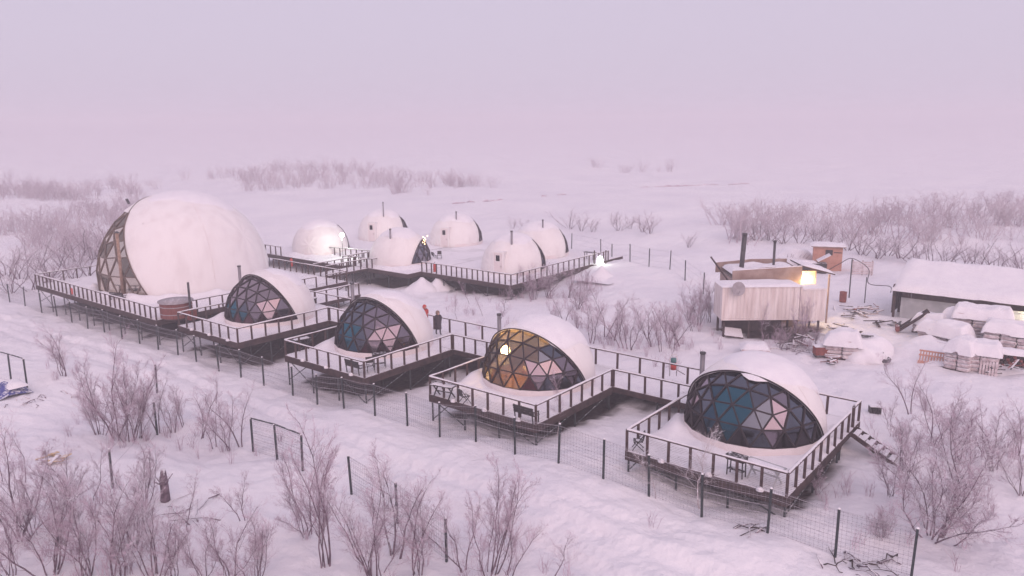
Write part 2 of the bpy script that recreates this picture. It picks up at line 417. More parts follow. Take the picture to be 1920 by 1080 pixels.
# frozen air: pale haze all round the scene, open sky above it
hz = MB().box(-1700, -1100, -14, 1200, 1700, 28.0).build('haze', None, kind='stuff')
hm = bpy.data.materials.new('haze'); hm.use_nodes = True
hn = hm.node_tree.nodes; hn.remove(hn['Principled BSDF'])
pv = hn.new('ShaderNodeVolumePrincipled')
pv.inputs['Color'].default_value = (0.90, 0.89, 0.93, 1)
pv.inputs['Density'].default_value = 0.0021
pv.inputs['Anisotropy'].default_value = 0.0
hm.node_tree.links.new(pv.outputs['Volume'], hn['Material Output'].inputs['Volume'])
hz.data.materials.append(hm)

# ------------------------------------------------------------------ decks, rails, walkways
def rail_run(parent, a, b, z=0.0, spacing=1.1, h=1.05, post=0.105, ends=(True, True), snow=True, m='wood', low=0.0):
    """posts, a top rail and the snow lying on it; a, b are (x, y) in the parent's frame"""
    ax, ay = a; bx_, by = b
    L = math.hypot(bx_ - ax, by - ay); n = max(1, round(L / spacing))
    ang = math.atan2(by - ay, bx_ - ax)
    key = 'rail_post_%.2f_%.2f' % (h, post)
    me = bpy.data.meshes.get(key)
    if me is None:
        me = MB().box(-post / 2, -post / 2, -0.12, post / 2, post / 2, h - 0.05).mesh(key)
        rounded(me, 0.008, 1)
    for i in range(n + 1):
        if (i == 0 and not ends[0]) or (i == n and not ends[1]): continue
        t = i / n
        put('rail_post', me, m, parent, (ax + (bx_ - ax) * t, ay + (by - ay) * t, z), None, (RNG.uniform(-.012, .012), RNG.uniform(-.012, .012), ang))
    zt = z + h
    r = MB()
    k = max(1, round(L / 2.7))
    for i in range(k):
        t0, t1 = i / k, (i + 1) / k
        r.bar((ax + (bx_ - ax) * t0, ay + (by - ay) * t0, zt - 0.03 + RNG.uniform(-.006, .006)), (ax + (bx_ - ax) * t1, ay + (by - ay) * t1, zt - 0.03), 0.15, 0.055)
    r.build('top_rail', m, parent)
    if snow:
        s = MB(); nn = max(4, int(L / 0.3)); sd = RNG.randint(0, 999); prev = None; d = Vector((bx_ - ax, by - ay, 0)).normalized(); nx_ = Vector((-d.y, d.x, 0))
        vs = []; fs = []
        for i in range(nn + 1):
            t = i / nn; hh = 0.012 + 0.055 * float(vnoise(t * L * 0.8, sd, sd)); w = 0.062 - 0.012 * RNG.random()
            c = Vector((ax + (bx_ - ax) * t, ay + (by - ay) * t, zt + 0.0015))
            vs += [c - nx_ * w, c - nx_ * w * 0.7 + Vector((0, 0, hh)), c + nx_ * w * 0.7 + Vector((0, 0, hh * RNG.uniform(.8, 1.1))), c + nx_ * w]
            if i:
                o = 4 * i
                for q in range(3): fs.append((o - 4 + q, o + q, o + q + 1, o - 3 + q))
        s.add(vs, fs).build('rail_snow', 'cap', parent, True)

def deck_body(parent, x0, x1, y0, y1, z=0.0, fascia=0.42, legs=True, snow=0.034, seed=1, leg_step=2.4, keep=None, braces=True, edges='SENW'):
    """boards with open joints, rim beams, steel legs down to the ground, braces, drifted snow on top"""
    b = MB(); y = y0; w = 0.142
    while y < y1 - 0.02:
        ye = min(y + w, y1)
        b.box(x0 + RNG.uniform(-.012, .012), y, z - 0.035, x1 + RNG.uniform(-.012, .012), ye, z + RNG.uniform(-.003, .003)); y += w + 0.02
    b.build('decking', 'decking', parent, kind='stuff')
    zt = z - 0.038
    rims = {'S': ((x0 + .07, y0 + .03), (x1 - .07, y0 + .03)), 'N': ((x0 + .07, y1 - .03), (x1 - .07, y1 - .03)), 'W': ((x0 + .03, y0), (x0 + .03, y1)), 'E': ((x1 - .03, y0), (x1 - .03, y1))}
    for e in edges:
        (ax, ay), (bx_, by) = rims[e]
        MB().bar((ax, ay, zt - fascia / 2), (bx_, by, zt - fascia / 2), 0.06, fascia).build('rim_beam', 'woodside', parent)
    ox, oy, oz = parent.location
    nj = max(2, round((x1 - x0) / 2.4)); j = MB()
    for i in range(1, nj):
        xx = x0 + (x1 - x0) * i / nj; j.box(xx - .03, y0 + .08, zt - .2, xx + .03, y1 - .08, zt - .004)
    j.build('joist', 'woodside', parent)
    if legs:
        nx = max(1, round((x1 - x0) / leg_step)); ny = max(1, round((y1 - y0) / 3.2))
        for ix in range(nx + 1):
            for iy in range(ny + 1):
                xx = x0 + .12 + (x1 - x0 - .24) * ix / nx; yy = y0 + .16 + (y1 - y0 - .32) * iy / ny
                g = gz(ox + xx, oy + yy) - 0.25 - oz
                if g < z - 0.6: MB().tube([(xx, yy, g), (xx, yy, zt - .2)], [.055, .055], 7).build('support_leg', 'steel', parent, True)
                if braces and iy == 0 and ix < nx and ix % 2 == 0:
                    x2 = x0 + .12 + (x1 - x0 - .24) * (ix + 1) / nx
                    MB().bar((xx, yy + .06, zt - .34), (x2, yy + .06, max(g + .45, z - 1.8)), .045, .045).build('brace', 'steel', parent)
                if braces and ix in (0, nx) and iy < ny:
                    y2 = y0 + .16 + (y1 - y0 - .32) * (iy + 1) / ny
                    MB().bar((xx + .06, yy, max(g + .4, z - 1.7)), (xx + .06, y2, zt - .34), .045, .045).build('brace', 'steel', parent)
    if snow:
        st = 0.22; nx = int((x1 - x0) / st) + 1; ny = int((y1 - y0) / st) + 1
        X, Y = np.meshgrid(np.linspace(x0 + .03, x1 - .03, nx), np.linspace(y0 + .03, y1 - .03, ny))
        e = np.minimum(np.minimum(X - x0, x1 - X), np.minimum(Y - y0, y1 - Y))
        Z = -0.034 + snow * (0.55 + 1.5 * (vnoise((X + ox) * .5, (Y + oy) * .5, seed) - .42)) + 0.03 * (vnoise((X + ox) * 2.2, (Y + oy) * 2.2, seed + 1) - .5)
        if keep is not None: Z = Z + keep(X + ox, Y + oy)
        Z = np.where(e < 0.1, np.minimum(Z, -0.01), Z); Z = np.maximum(Z, -0.03)
        vs = np.stack([X, Y, Z + z], -1).reshape(-1, 3); idx = np.arange(nx * ny).reshape(ny, nx)
        fs = np.stack([idx[:-1, :-1], idx[:-1, 1:], idx[1:, 1:], idx[1:, :-1]], -1).reshape(-1, 4)
        MB().add(vs.tolist(), fs.tolist()).build('snow_cover', 'cap', parent, True)

WV0, WV1 = 37.2, 40.3
def drift(cx, cy, h, r, hump=None):
    def f(X, Y):
        d = np.hypot(X - cx, Y - cy)
        k = np.exp(-((d - r) / 0.55) ** 2) * h * (0.5 + vnoise(X * .9, Y * .9, 4))
        if hump:
            for hx, hy, hh, hr in hump: k = k + hh * np.exp(-((X - hx) ** 2 + (Y - hy) ** 2) / hr ** 2)
        return k
    return f
DOMES = {2: (-52.6, 34.8), 3: (-39.5, 34.95), 4: (-26.65, 35.6), 5: (-13.5, 35.8)}
DECKS = {
 2: (-56.5, -48.35, 29.15, 'timber deck carrying the small dome next to the giant dome'),
 3: (-43.2, -35.15, 29.40, 'timber deck with a bench in its corner, below the two walking people'),
 4: (-30.1, -22.45, 29.80, 'timber deck under the dome with the lamp lit inside'),
 5: (-17.25, -9.62, 29.80, 'timber deck with grill and picnic table, stair at its far corner'),
}
for k, (x0, x1, y0, lab) in DECKS.items():
    t = thing('wooden_deck', lab, 'deck', (x0, y0, 0), 0, 'timber decks on steel legs in the front row')
    cx, cy = DOMES[k]
    deck_body(t, 0, x1 - x0, 0, WV0 - y0 - 0.01, seed=k * 7, keep=drift(cx, cy, 0.16, 3.6, [(cx - 2.9, cy - 2.6, 0.38, 0.8), (cx - 3.5, cy - 1.4, .3, .7)]), edges='SEW')
    W, Dp = x1 - x0, WV0 - y0
    rail_run(t, (0.06, 0.06), (W - 0.06, 0.06))
    rail_run(t, (0.06, 0.06), (0.06, Dp), ends=(False, k == 2))
    rail_run(t, (W - 0.06, 0.06), (W - 0.06, (8.55 if k == 5 else Dp)), ends=(False, True))
    for q in range(3):                       # clods of snow left on the rim under the rail posts
        xx = W * (0.25 + 0.3 * q)
        s = MB().lathe([(0.0, .16), (.10, .13), (.17, .03), (.16, -.03), (0.0, -.05)], 9, (xx, -.03, -.02), sy=.8).build('snow_clod', 'cap', t, True)

t = thing('walkway', 'long snowy boardwalk running behind the front row of domes', 'walkway', (-59.2, WV0, 0))
deck_body(t, 0, 49.58, 0, WV1 - WV0, fascia=.3, seed=31, snow=0.06, leg_step=3.2, braces=False)
X0 = -59.2
rail_run(t, (-55.7 - X0, WV1 - WV0 - .06), (-9.7 - X0, WV1 - WV0 - .06), spacing=1.6, post=.11)
for a, b in ((-48.35, -43.2), (-35.15, -30.1), (-22.45, -17.25)):
    rail_run(t, (a - X0 + .02, .06), (b - X0 - .02, .06), ends=(True, True))
rail_run(t, (-9.7 - X0, 2.0), (-9.7 - X0, WV1 - WV0 - .06), ends=(True, False), h=1.1, post=.13)

# stair down from the corner of the last deck
t = thing('stairs', 'short timber stair with open snowy treads at the end of the boardwalk', 'stairs', (-9.6, 38.45, 0))
for s in (0.06, 1.0): MB().bar((0.0, s, -.10), (2.2, s, -1.25), .05, .22).build('stringer', 'wood', t)
for i in range(6):
    xx = .22 + i * .34; zz = -.16 - i * .175
    MB().box(xx - .14, .09, zz - .04, xx + .14, .97, zz).build('tread', 'wood', t)
    MB().box(xx - .13, .12, zz + .002, xx + .12, .94, zz + .05).build('tread_snow', 'cap', t)

# deck of the giant dome
t = thing('wooden_deck', 'widest timber deck, carrying the giant dome and the hot tub', 'deck', (-83.0, 28.9, 0))
deck_body(t, 0, 23.6, 0, 19.3, seed=77, snow=.09, keep=drift(-71.4, 38.1, .5, 8.0), leg_step=2.9)
rail_run(t, (.06, .06), (23.54, .06), spacing=.87)
rail_run(t, (.06, .06), (.06, 19.2), spacing=1.3, ends=(False, True))
rail_run(t, (23.54, .06), (23.54, 8.2), spacing=1.1, ends=(False, True))
rail_run(t, (23.54, 13.0), (23.54, 15.6), spacing=1.2)
rail_run(t, (23.54, 16.8), (23.54, 19.2), spacing=1.1)
rail_run(t, (11.5, 19.2), (23.54, 19.2), spacing=1.0)

# decks of the far group
t = thing('wooden_deck', 'largest far timber deck with the railing corner nearest the bare thicket', 'deck', (-57.2, 56.1, 0))
deck_body(t, 0, 12.0, 0, 20.5, seed=91, snow=.10, leg_step=3.0, keep=drift(-49.8, 62.3, .2, 3.7))
rail_run(t, (.06, .06), (11.94, .06), spacing=.70)
rail_run(t, (11.94, .06), (11.94, 17.4), spacing=.95, ends=(False, True))
t = thing('wooden_deck', 'far timber deck under the dome with grey glass facing the yard', 'deck', (-66.3, 54.2, 0))
deck_body(t, 0, 9.05, 0, 22.0, seed=95, snow=.10, leg_step=3.0, keep=drift(-62.3, 58.0, .3, 3.6), braces=False)
rail_run(t, (.06, .06), (3.6, .06), spacing=.8)
rail_run(t, (3.6, .06), (3.6, 1.5), spacing=.7, ends=(False, True))
t = thing('wooden_deck', 'timber deck of the lamp-lit far dome, behind the giant dome', 'deck', (-84.0, 53.4, 0))
deck_body(t, 0, 17.6, 0, 21.0, seed=97, snow=.12, leg_step=3.5, keep=drift(-76.2, 58.1, .25, 3.6), braces=False)
rail_run(t, (.06, .06), (6.2, .06), spacing=1.0)
rail_run(t, (10.8, 3.5), (17.4, 4.5), spacing=.8)
rail_run(t, (17.5, .06), (17.5, 4.5), spacing=.8)
rail_run(t, (12.5, 9.5), (17.4, 9.5), spacing=.9)
t = thing('footbridge', 'narrow railed footbridge linking the giant dome deck to the far decks', 'footbridge', (-65.4, 48.3, 0))
deck_body(t, 0, 2.2, 0, 5.85, seed=99, snow=.08, leg_step=2.2, fascia=.2)
rail_run(t, (2.1, .3), (2.1, 5.8), spacing=.9)
rail_run(t, (.1, .3), (.1, 5.8), spacing=.9)
t = thing('landing', 'low snowy landing with a dark edge behind the rose-paned dome', 'landing', (-59.3, 40.4, -.25))
deck_body(t, 0, 4.6, 0, 5.4, seed=101, snow=.14, fascia=.3, edges='NEW')
rail_run(t, (4.5, .4), (4.5, 5.3), spacing=1.4)

# ------------------------------------------------------------------ domes
rr_ = random.Random(3)
def geo_faces(freq, rot):
    lat = math.atan(.5); P = [Vector((0, 0, 1))]
    for k in range(5): a = rot + k * 2 * math.pi / 5; P.append(Vector((math.cos(lat) * math.cos(a), math.cos(lat) * math.sin(a), math.sin(lat))))
    for k in range(5): a = rot + (k + .5) * 2 * math.pi / 5; P.append(Vector((math.cos(lat) * math.cos(a), math.cos(lat) * math.sin(a), -math.sin(lat))))
    P.append(Vector((0, 0, -1))); F = []
    for k in range(5):
        k2 = (k + 1) % 5; F += [(0, 1 + k, 1 + k2), (1 + k, 6 + k, 1 + k2), (6 + k, 6 + k2, 1 + k2), (11, 6 + k2, 6 + k)]
    key = {}; V = []; out = []
    def vid(v):
        v = v.normalized(); q = (round(v.x, 4), round(v.y, 4), round(v.z, 4))
        if q not in key: key[q] = len(V); V.append(v)
        return key[q]
    for a, b, c in F:
        A, B, C_ = P[a], P[b], P[c]
        def pt(i, j): return vid((A * (freq - i - j) + B * i + C_ * j) / freq)
        for i in range(freq):
            for j in range(freq - i):
                out.append((pt(i, j), pt(i + 1, j), pt(i, j + 1)))
                if i + j < freq - 1: out.append((pt(i + 1, j), pt(i + 1, j + 1), pt(i, j + 1)))
    return V, out

def make_dome(label, C, R, zb, freq, rot, n, d, pane_fn, group=None, strut=.072, frame='frame', chimney=None, cat='dome', door=None, cover_seed=1, inside=True, cap=None, seams=12, name='geodesic_dome'):
    zc = C[2]; t = thing(name, label, cat, (C[0], C[1], 0), 0, group)
    n = Vector(n).normalized(); o = Vector((0, 0, zc))
    V, F = geo_faces(freq, rot)
    zmin = (zb - zc) / R - 0.02
    sel = []
    for f in F:
        c = (V[f[0]] + V[f[1]] + V[f[2]]) / 3
        if c.z > zmin and n.dot(c) > d - 0.13: sel.append((f, c))
    edges = set()
    for f, c in sel:
        a, b, e = [o + V[i] * (R - .03) for i in f]; g = (a + b + e) / 3; nn = (b - a).cross(e - a).normalized()
        if nn.dot(c) < 0: a, b = b, a; nn = -nn
        q = [g + (p - g) * 0.965 for p in (a, b, e)]
        cl = [max(p.z, zb + .01) for p in q]
        for p, z_ in zip(q, cl): p.z = z_
        me = MB().add([p - g for p in q] + [p - g - nn * .02 for p in q], [(0, 1, 2), (5, 4, 3), (0, 3, 4, 1), (1, 4, 5, 2), (2, 5, 3, 0)]).mesh('pane')
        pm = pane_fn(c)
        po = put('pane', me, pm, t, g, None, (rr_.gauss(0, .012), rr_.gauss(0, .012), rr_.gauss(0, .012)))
        for i in range(3):
            x, y = f[i], f[(i + 1) % 3]; edges.add((min(x, y), max(x, y)))
    fr = MB()
    for a, b in sorted(edges):
        A, B = o + V[a] * R, o + V[b] * R
        if A.z < zb - .3 and B.z < zb - .3: continue
        A.z = max(A.z, zb); B.z = max(B.z, zb)
        fr.bar(A, B, strut, .07, (V[a] + V[b]))
    fr.build('frame', frame, t)
    # fabric cover: everything behind the cut plane
    Rc = R + .07
    ax = n; xa = ax.cross(Vector((0, 0, 1))).normalized(); ya = ax.cross(xa)
    th0 = math.acos(max(-1, min(1, d))); nt_, np_ = 56, 108
    FN = []
    for f in F:
        q = (V[f[1]] - V[f[0]]).cross(V[f[2]] - V[f[0]]).normalized(); q = q if q.dot(V[f[0]]) > 0 else -q; FN.append((*q, q.dot(V[f[0]])))
    FN = np.array(FN)
    bm = bmesh.new(); rows = []
    for i in range(nt_ + 1):
        th = th0 + (math.pi - th0) * i / nt_; row = []
        for j in range(np_):
            ph = 2 * math.pi * j / np_
            v = ax * math.cos(th) + (xa * math.cos(ph) + ya * math.sin(ph)) * math.sin(th)
            w = 0.018 * math.sin(ph * 9 + cover_seed) * math.sin(th * 7) + 0.03 * (float(vnoise(v.x * 4 + 9, v.y * 4 + v.z * 5, cover_seed)) - .5)
            dn = FN[:, :3] @ np.array(v); dn[dn < .2] = .2
            w -= .55 * Rc * (1 - float((FN[:, 3] / dn).min()))      # fabric sags a little between the struts
            if i == 0: w = 0.012 * math.sin(ph * 20)
            row.append(bm.verts.new(o + v * (Rc + w)))
            if i == nt_: break
        rows.append(row)
    for i in range(nt_):
        for j in range(np_):
            j2 = (j + 1) % np_
            if i == nt_ - 1: bm.faces.new((rows[i][j], rows[i][j2], rows[i + 1][0]))
            else: bm.faces.new((rows[i][j], rows[i][j2], rows[i + 1][j2], rows[i + 1][j]))
    bmesh.ops.bisect_plane(bm, geom=list(bm.verts) + list(bm.edges) + list(bm.faces), plane_co=(0, 0, 0.02), plane_no=(0, 0, 1), clear_inner=True)
    bmesh.ops.recalc_face_normals(bm, faces=list(bm.faces))
    me = bpy.data.meshes.new('cover'); bm.to_mesh(me); bm.free()
    me.polygons.foreach_set('use_smooth', [True] * len(me.polygons))
    co = put('cover', me, 'cover', t)
    if sum((p.normal.dot(p.center - o)) for p in me.polygons) < 0: me.flip_normals()
    so = co.modifiers.new('thickness', 'SOLIDIFY'); so.thickness = .05; so.offset = -1
    # welded seams of the fabric
    for q in range(seams):
        a_ = q * 2 * math.pi / seams + cover_seed * .37; ps = []
        for i in range(25):
            e_ = math.pi / 2 * (1 - i / 24) * .97; v = Vector((math.cos(a_) * math.cos(e_), math.sin(a_) * math.cos(e_), math.sin(e_)))
            if n.dot(v) < d - .03:
                dn = FN[:, :3] @ np.array(v); dn[dn < .2] = .2
                ps.append(o + v * (Rc + .004 - .55 * Rc * (1 - float((FN[:, 3] / dn).min()))))
        if len(ps) > 3: MB().tube(ps, [.010 * R / 3.35] * len(ps), 4, False).build('seam', 'skirt', t, True)
    # dark edging along the fabric edge
    pts = []
    for j in range(np_ * 2 + 1):
        ph = math.pi * j / np_; v = ax * math.cos(th0) + (xa * math.cos(ph) + ya * math.sin(ph)) * math.sin(th0); p = o + v * (Rc + .015)
        if p.z > zb: pts.append((ph, p))
    if len(pts) > 3:
        ks = [i for i in range(len(pts) - 1) if pts[i + 1][0] - pts[i][0] > math.pi / np_ * 1.5]
        ps = [p for _, p in pts]
        if ks: ps = ps[ks[0] + 1:] + ps[1:ks[0] + 1]
        MB().tube(ps, [.04 * (R / 3.35) ** .5] * len(ps), 5).build('edge_trim', frame, t, True)
    # round base under glass and fabric
    rb = math.sqrt(max(0.1, R * R - (zb - zc) ** 2))
    MB().lathe([(rb + .03, .0), (rb + .06, zb - .02), (rb + .02, zb + .01), (rb - .12, zb)], 60).build('base_wall', 'skirt', t, True)
    if inside:
        MB().lathe([(0, .14), (rb - .15, .14)], 40).build('floor', 'floor', t)
        a0 = math.atan2(-n.y, -n.x)
        MB().lathe([(rb - .25, .14), (rb - .3, 1.15), (rb - .36, 1.15), (rb - .36, .14)], 30, a0=a0 - 1.25, a1=a0 + 1.25).build('low_wall', 'wallwood', t, True)
        bed = MB().box(-.95, -.4, .15, .95, 1.7, .5).mesh('bed'); rounded(bed, .04); bo = put('bed', bed, 'wallwood', t)
        mt = MB().box(-.9, -.36, .505, .9, 1.66, .72).mesh('mattress'); rounded(mt, .06); put('mattress', mt, 'linen', bo)
        for s in (-.45, .45):
            pm_ = MB().box(s - .33, 1.2, .73, s + .33, 1.6, .88).mesh('pillow'); rounded(pm_, .06); put('pillow', pm_, 'linen', bo)
    if cap:
        vs = []; fs = []; m1, m2 = 26, 48
        cdir = Vector(cap[0]).normalized(); u_ = cdir.cross(Vector((1, 0, .1))).normalized(); w_ = cdir.cross(u_)
        for i in range(m1 + 1):
            for j in range(m2):
                ph = 2 * math.pi * j / m2
                lim = cap[1] * (0.75 + 0.5 * float(vnoise(math.cos(ph) * 1.7 + 5, math.sin(ph) * 1.7 + 5, cover_seed + 3)))
                th = lim * i / m1; v = cdir * math.cos(th) + (u_ * math.cos(ph) + w_ * math.sin(ph)) * math.sin(th)
                hh = cap[2] * (1 - (i / m1) ** 5) * (.6 + .7 * float(vnoise(v.x * 5 + 3, v.y * 5 + 7, cover_seed)))
                if i == m1: hh = -.03
                vs.append(o + v * (Rc + hh + .004))
        for i in range(m1):
            for j in range(m2): fs.append((i * m2 + j, i * m2 + (j + 1) % m2, (i + 1) * m2 + (j + 1) % m2, (i + 1) * m2 + j))
        MB().add(vs, fs).build('snow_cap', 'cap', t, True)
    if chimney:
        px, py, z0, z1, rr = chimney
        ch = MB().tube([(px, py, z0), (px, py, z1)], [rr, rr], 12).build('chimney', 'pipe', t, True)
        MB().tube([(px, py, z1 + .002), (px, py, z1 + .10)], [rr * 1.25, rr * 1.25], 12).build('cowl', 'darkpipe', ch, True)
        MB().lathe([(rr + .02, 0), (rr + .12, -.02), (rr + .13, -.06)], 12, (px, py, z0 + .3)).build('collar', 'darkpipe', ch, True)
    if door:
        az, hh = door; p = MB(); dv_ = Vector((math.cos(az), math.sin(az), 0)); s_ = Vector((-dv_.y, dv_.x, 0))
        dd = thing_part = bpy.data.objects.new('doorway', None)
        r0 = rb - .55
        def slab(w0, w1, z0, z1, d0, d1):
            q = MB(); pts = []
            for zz in (z0, z1):
                for (ww, de) in ((w0, d0), (w1, d0), (w1, d1), (w0, d1)): pts.append(s_ * ww + dv_ * de + Vector((0, 0, zz)))
            return q.add(pts, [(3, 2, 1, 0), (4, 5, 6, 7), (0, 1, 5, 4), (1, 2, 6, 5), (2, 3, 7, 6), (3, 0, 4, 7)])
        bpy.data.objects.remove(dd)
        po = slab(-.62, .62, .02, hh + .12, r0, rb + .16).build('porch_frame', 'cover', t)
        do = slab(-.45, .45, .06, hh, rb + .162, rb + .20).build('door', 'skirt', t)
        slab(-.27, .27, hh - .85, hh - .14, rb + .202, rb + .225).build('window_frame', 'cover', do)
        slab(-.21, .21, hh - .79, hh - .20, rb + .226, rb + .235).build('window', GL['black'], do)
        slab(.33, .37, .95, 1.1, rb + .202, rb + .25).build('handle', 'darkpipe', do)
    return t

R4 = 3.35
def near(c, *dirs):
    return any(c.normalized().dot(Vector(q).normalized()) > 0.991 for q in dirs)
def pick(*ks): return GL[rr_.choice(ks)]
# solar film sheen and sky reflection painted as tints: teal, slate, violet, rose;
# picked by pane position, so neighbours mostly match
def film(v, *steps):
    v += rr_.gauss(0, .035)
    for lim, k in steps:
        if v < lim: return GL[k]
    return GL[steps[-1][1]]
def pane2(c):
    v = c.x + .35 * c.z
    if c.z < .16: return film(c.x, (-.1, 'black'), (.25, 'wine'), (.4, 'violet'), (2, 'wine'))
    if c.z > .42: return film(c.x, (-.5, 'violet'), (2, 'pink'))  # sky reflection on the upper panes put into their rose tint
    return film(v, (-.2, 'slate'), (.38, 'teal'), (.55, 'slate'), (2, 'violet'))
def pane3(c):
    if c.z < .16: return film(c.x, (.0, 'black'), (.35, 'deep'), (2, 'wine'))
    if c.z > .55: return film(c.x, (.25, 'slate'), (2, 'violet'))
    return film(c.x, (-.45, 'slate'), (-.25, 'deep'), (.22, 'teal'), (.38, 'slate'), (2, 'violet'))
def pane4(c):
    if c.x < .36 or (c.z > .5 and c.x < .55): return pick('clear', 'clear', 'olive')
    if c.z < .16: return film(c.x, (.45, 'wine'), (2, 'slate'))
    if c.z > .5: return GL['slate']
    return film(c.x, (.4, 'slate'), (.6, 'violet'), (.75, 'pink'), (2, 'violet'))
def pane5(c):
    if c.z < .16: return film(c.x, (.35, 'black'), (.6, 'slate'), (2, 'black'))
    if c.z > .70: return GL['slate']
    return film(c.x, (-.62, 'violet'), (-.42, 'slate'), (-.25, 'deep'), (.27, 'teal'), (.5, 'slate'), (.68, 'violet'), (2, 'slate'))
ROT = math.radians(-53)
GR = 'small glass-fronted domes in the front row'
T29, T21 = (0, -.872, -.489), (0, -.933, -.36)
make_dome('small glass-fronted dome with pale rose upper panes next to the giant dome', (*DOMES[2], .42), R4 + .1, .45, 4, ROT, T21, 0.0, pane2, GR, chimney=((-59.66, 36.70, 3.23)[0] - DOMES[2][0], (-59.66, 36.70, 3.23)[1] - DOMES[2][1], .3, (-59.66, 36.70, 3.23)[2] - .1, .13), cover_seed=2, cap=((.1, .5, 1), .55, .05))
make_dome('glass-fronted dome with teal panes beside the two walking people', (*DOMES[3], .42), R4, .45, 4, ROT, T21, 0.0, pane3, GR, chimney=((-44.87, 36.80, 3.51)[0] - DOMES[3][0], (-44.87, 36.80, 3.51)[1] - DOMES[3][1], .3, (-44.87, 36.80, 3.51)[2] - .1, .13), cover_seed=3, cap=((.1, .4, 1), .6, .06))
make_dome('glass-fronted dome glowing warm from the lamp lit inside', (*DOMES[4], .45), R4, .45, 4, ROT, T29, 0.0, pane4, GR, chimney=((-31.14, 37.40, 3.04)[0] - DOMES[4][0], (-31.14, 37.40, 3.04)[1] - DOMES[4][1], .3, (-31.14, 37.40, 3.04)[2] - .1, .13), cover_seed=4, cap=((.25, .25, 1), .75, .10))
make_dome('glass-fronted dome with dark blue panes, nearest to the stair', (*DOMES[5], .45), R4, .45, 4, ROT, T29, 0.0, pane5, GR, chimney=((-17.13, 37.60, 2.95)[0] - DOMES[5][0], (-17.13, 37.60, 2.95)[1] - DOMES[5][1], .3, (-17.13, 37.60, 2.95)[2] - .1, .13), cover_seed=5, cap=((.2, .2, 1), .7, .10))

def pane1(c): return pick('cream', 'cream', 'olive', 'cream')
make_dome('giant white dome with weathered timber-framed glass on one flank', (-71.4, 38.15, 1.2), 7.7, .12, 5, math.radians(-170), (-.80, -.35, -.49), -.155, pane1, None, strut=.10, frame='tanframe', seams=4, cover_seed=8, inside=False, cap=((.1, .15, 1), .5, .08))
gd = bpy.data.objects['geodesic_dome.004']
vs = []; fs = []; a0 = math.radians(-156.4)
for i in range(17):
    for j in range(41):
        u = j / 40; aa = a0 + math.radians(-78 + 156 * u); e_ = math.radians(52 + 37.5 * i / 16)
        r_ = 7.80 - .16 * max(0, abs(u - .5) * 2 - .8) / .2 - (.16 * max(0, i - 13) / 3)
        vs.append((r_ * math.cos(e_) * math.cos(aa), r_ * math.cos(e_) * math.sin(aa), 1.2 + r_ * math.sin(e_)))
for i in range(16):
    for j in range(40): fs.append((i * 41 + j, i * 41 + j + 1, i * 41 + j + 42, i * 41 + j + 41))
MB().add(vs, fs).build('top_cover', 'cover', gd, True)
MB().bar((-3.3, -3.2, 7.85), (-3.5, -3.3, 8.3), .25, .12).build('vent_flap', 'darkpipe', gd)
GF = 'white domes of the far group'
def paneF(c): return pick('grey', 'slate', 'grey')
def far(label, c, n, d, chim=None, door=None, seed=1, rot=0.3):
    make_dome(label, (c[0], c[1], .45), R4, .4, 4, rot, n, d, paneF, GF, strut=.06, chimney=chim, door=door, cover_seed=seed, inside=False, cap=((0, 0, 1), .7, .10))
az_c = math.atan2(-60, 60)
far('far white dome beside the giant dome, bright lamp at its shoulder', (-76.25, 58.1), (-.45, .85, -.25), .05, seed=11)
far('far white dome standing tallest behind, with door window and tall thin flue', (-78.9, 70.55), (.1, .95, -.2), .22, (1.6, -1.3, 2.3, 4.9, .08), (math.radians(-68), 2.35), seed=12)
far('far white dome whose grey faceted glass faces the deck', (-62.6, 58.3), (.82, .5, -.25), .56, (.7, -2.0, 2.4, 4.0, .10), None, seed=13)
far('far white dome behind the open deck, door window and two fallen chairs', (-67.5, 72.65), (.05, .95, -.2), .22, (1.35, -1.35, 2.3, 4.2, .09), (math.radians(-72), 2.35), seed=14)
far('far white dome at the railing corner with door window and flue', (-49.8, 62.3), (.1, .95, -.2), .18, (1.15, -1.75, 2.3, 4.35, .11), (math.radians(-78), 2.35), seed=15)
far('far white dome half hidden behind the railing corner dome', (-53.6, 71.9), (.1, .95, -.2), .22, (1.35, -1.2, 2.4, 4.2, .09), None, seed=16)

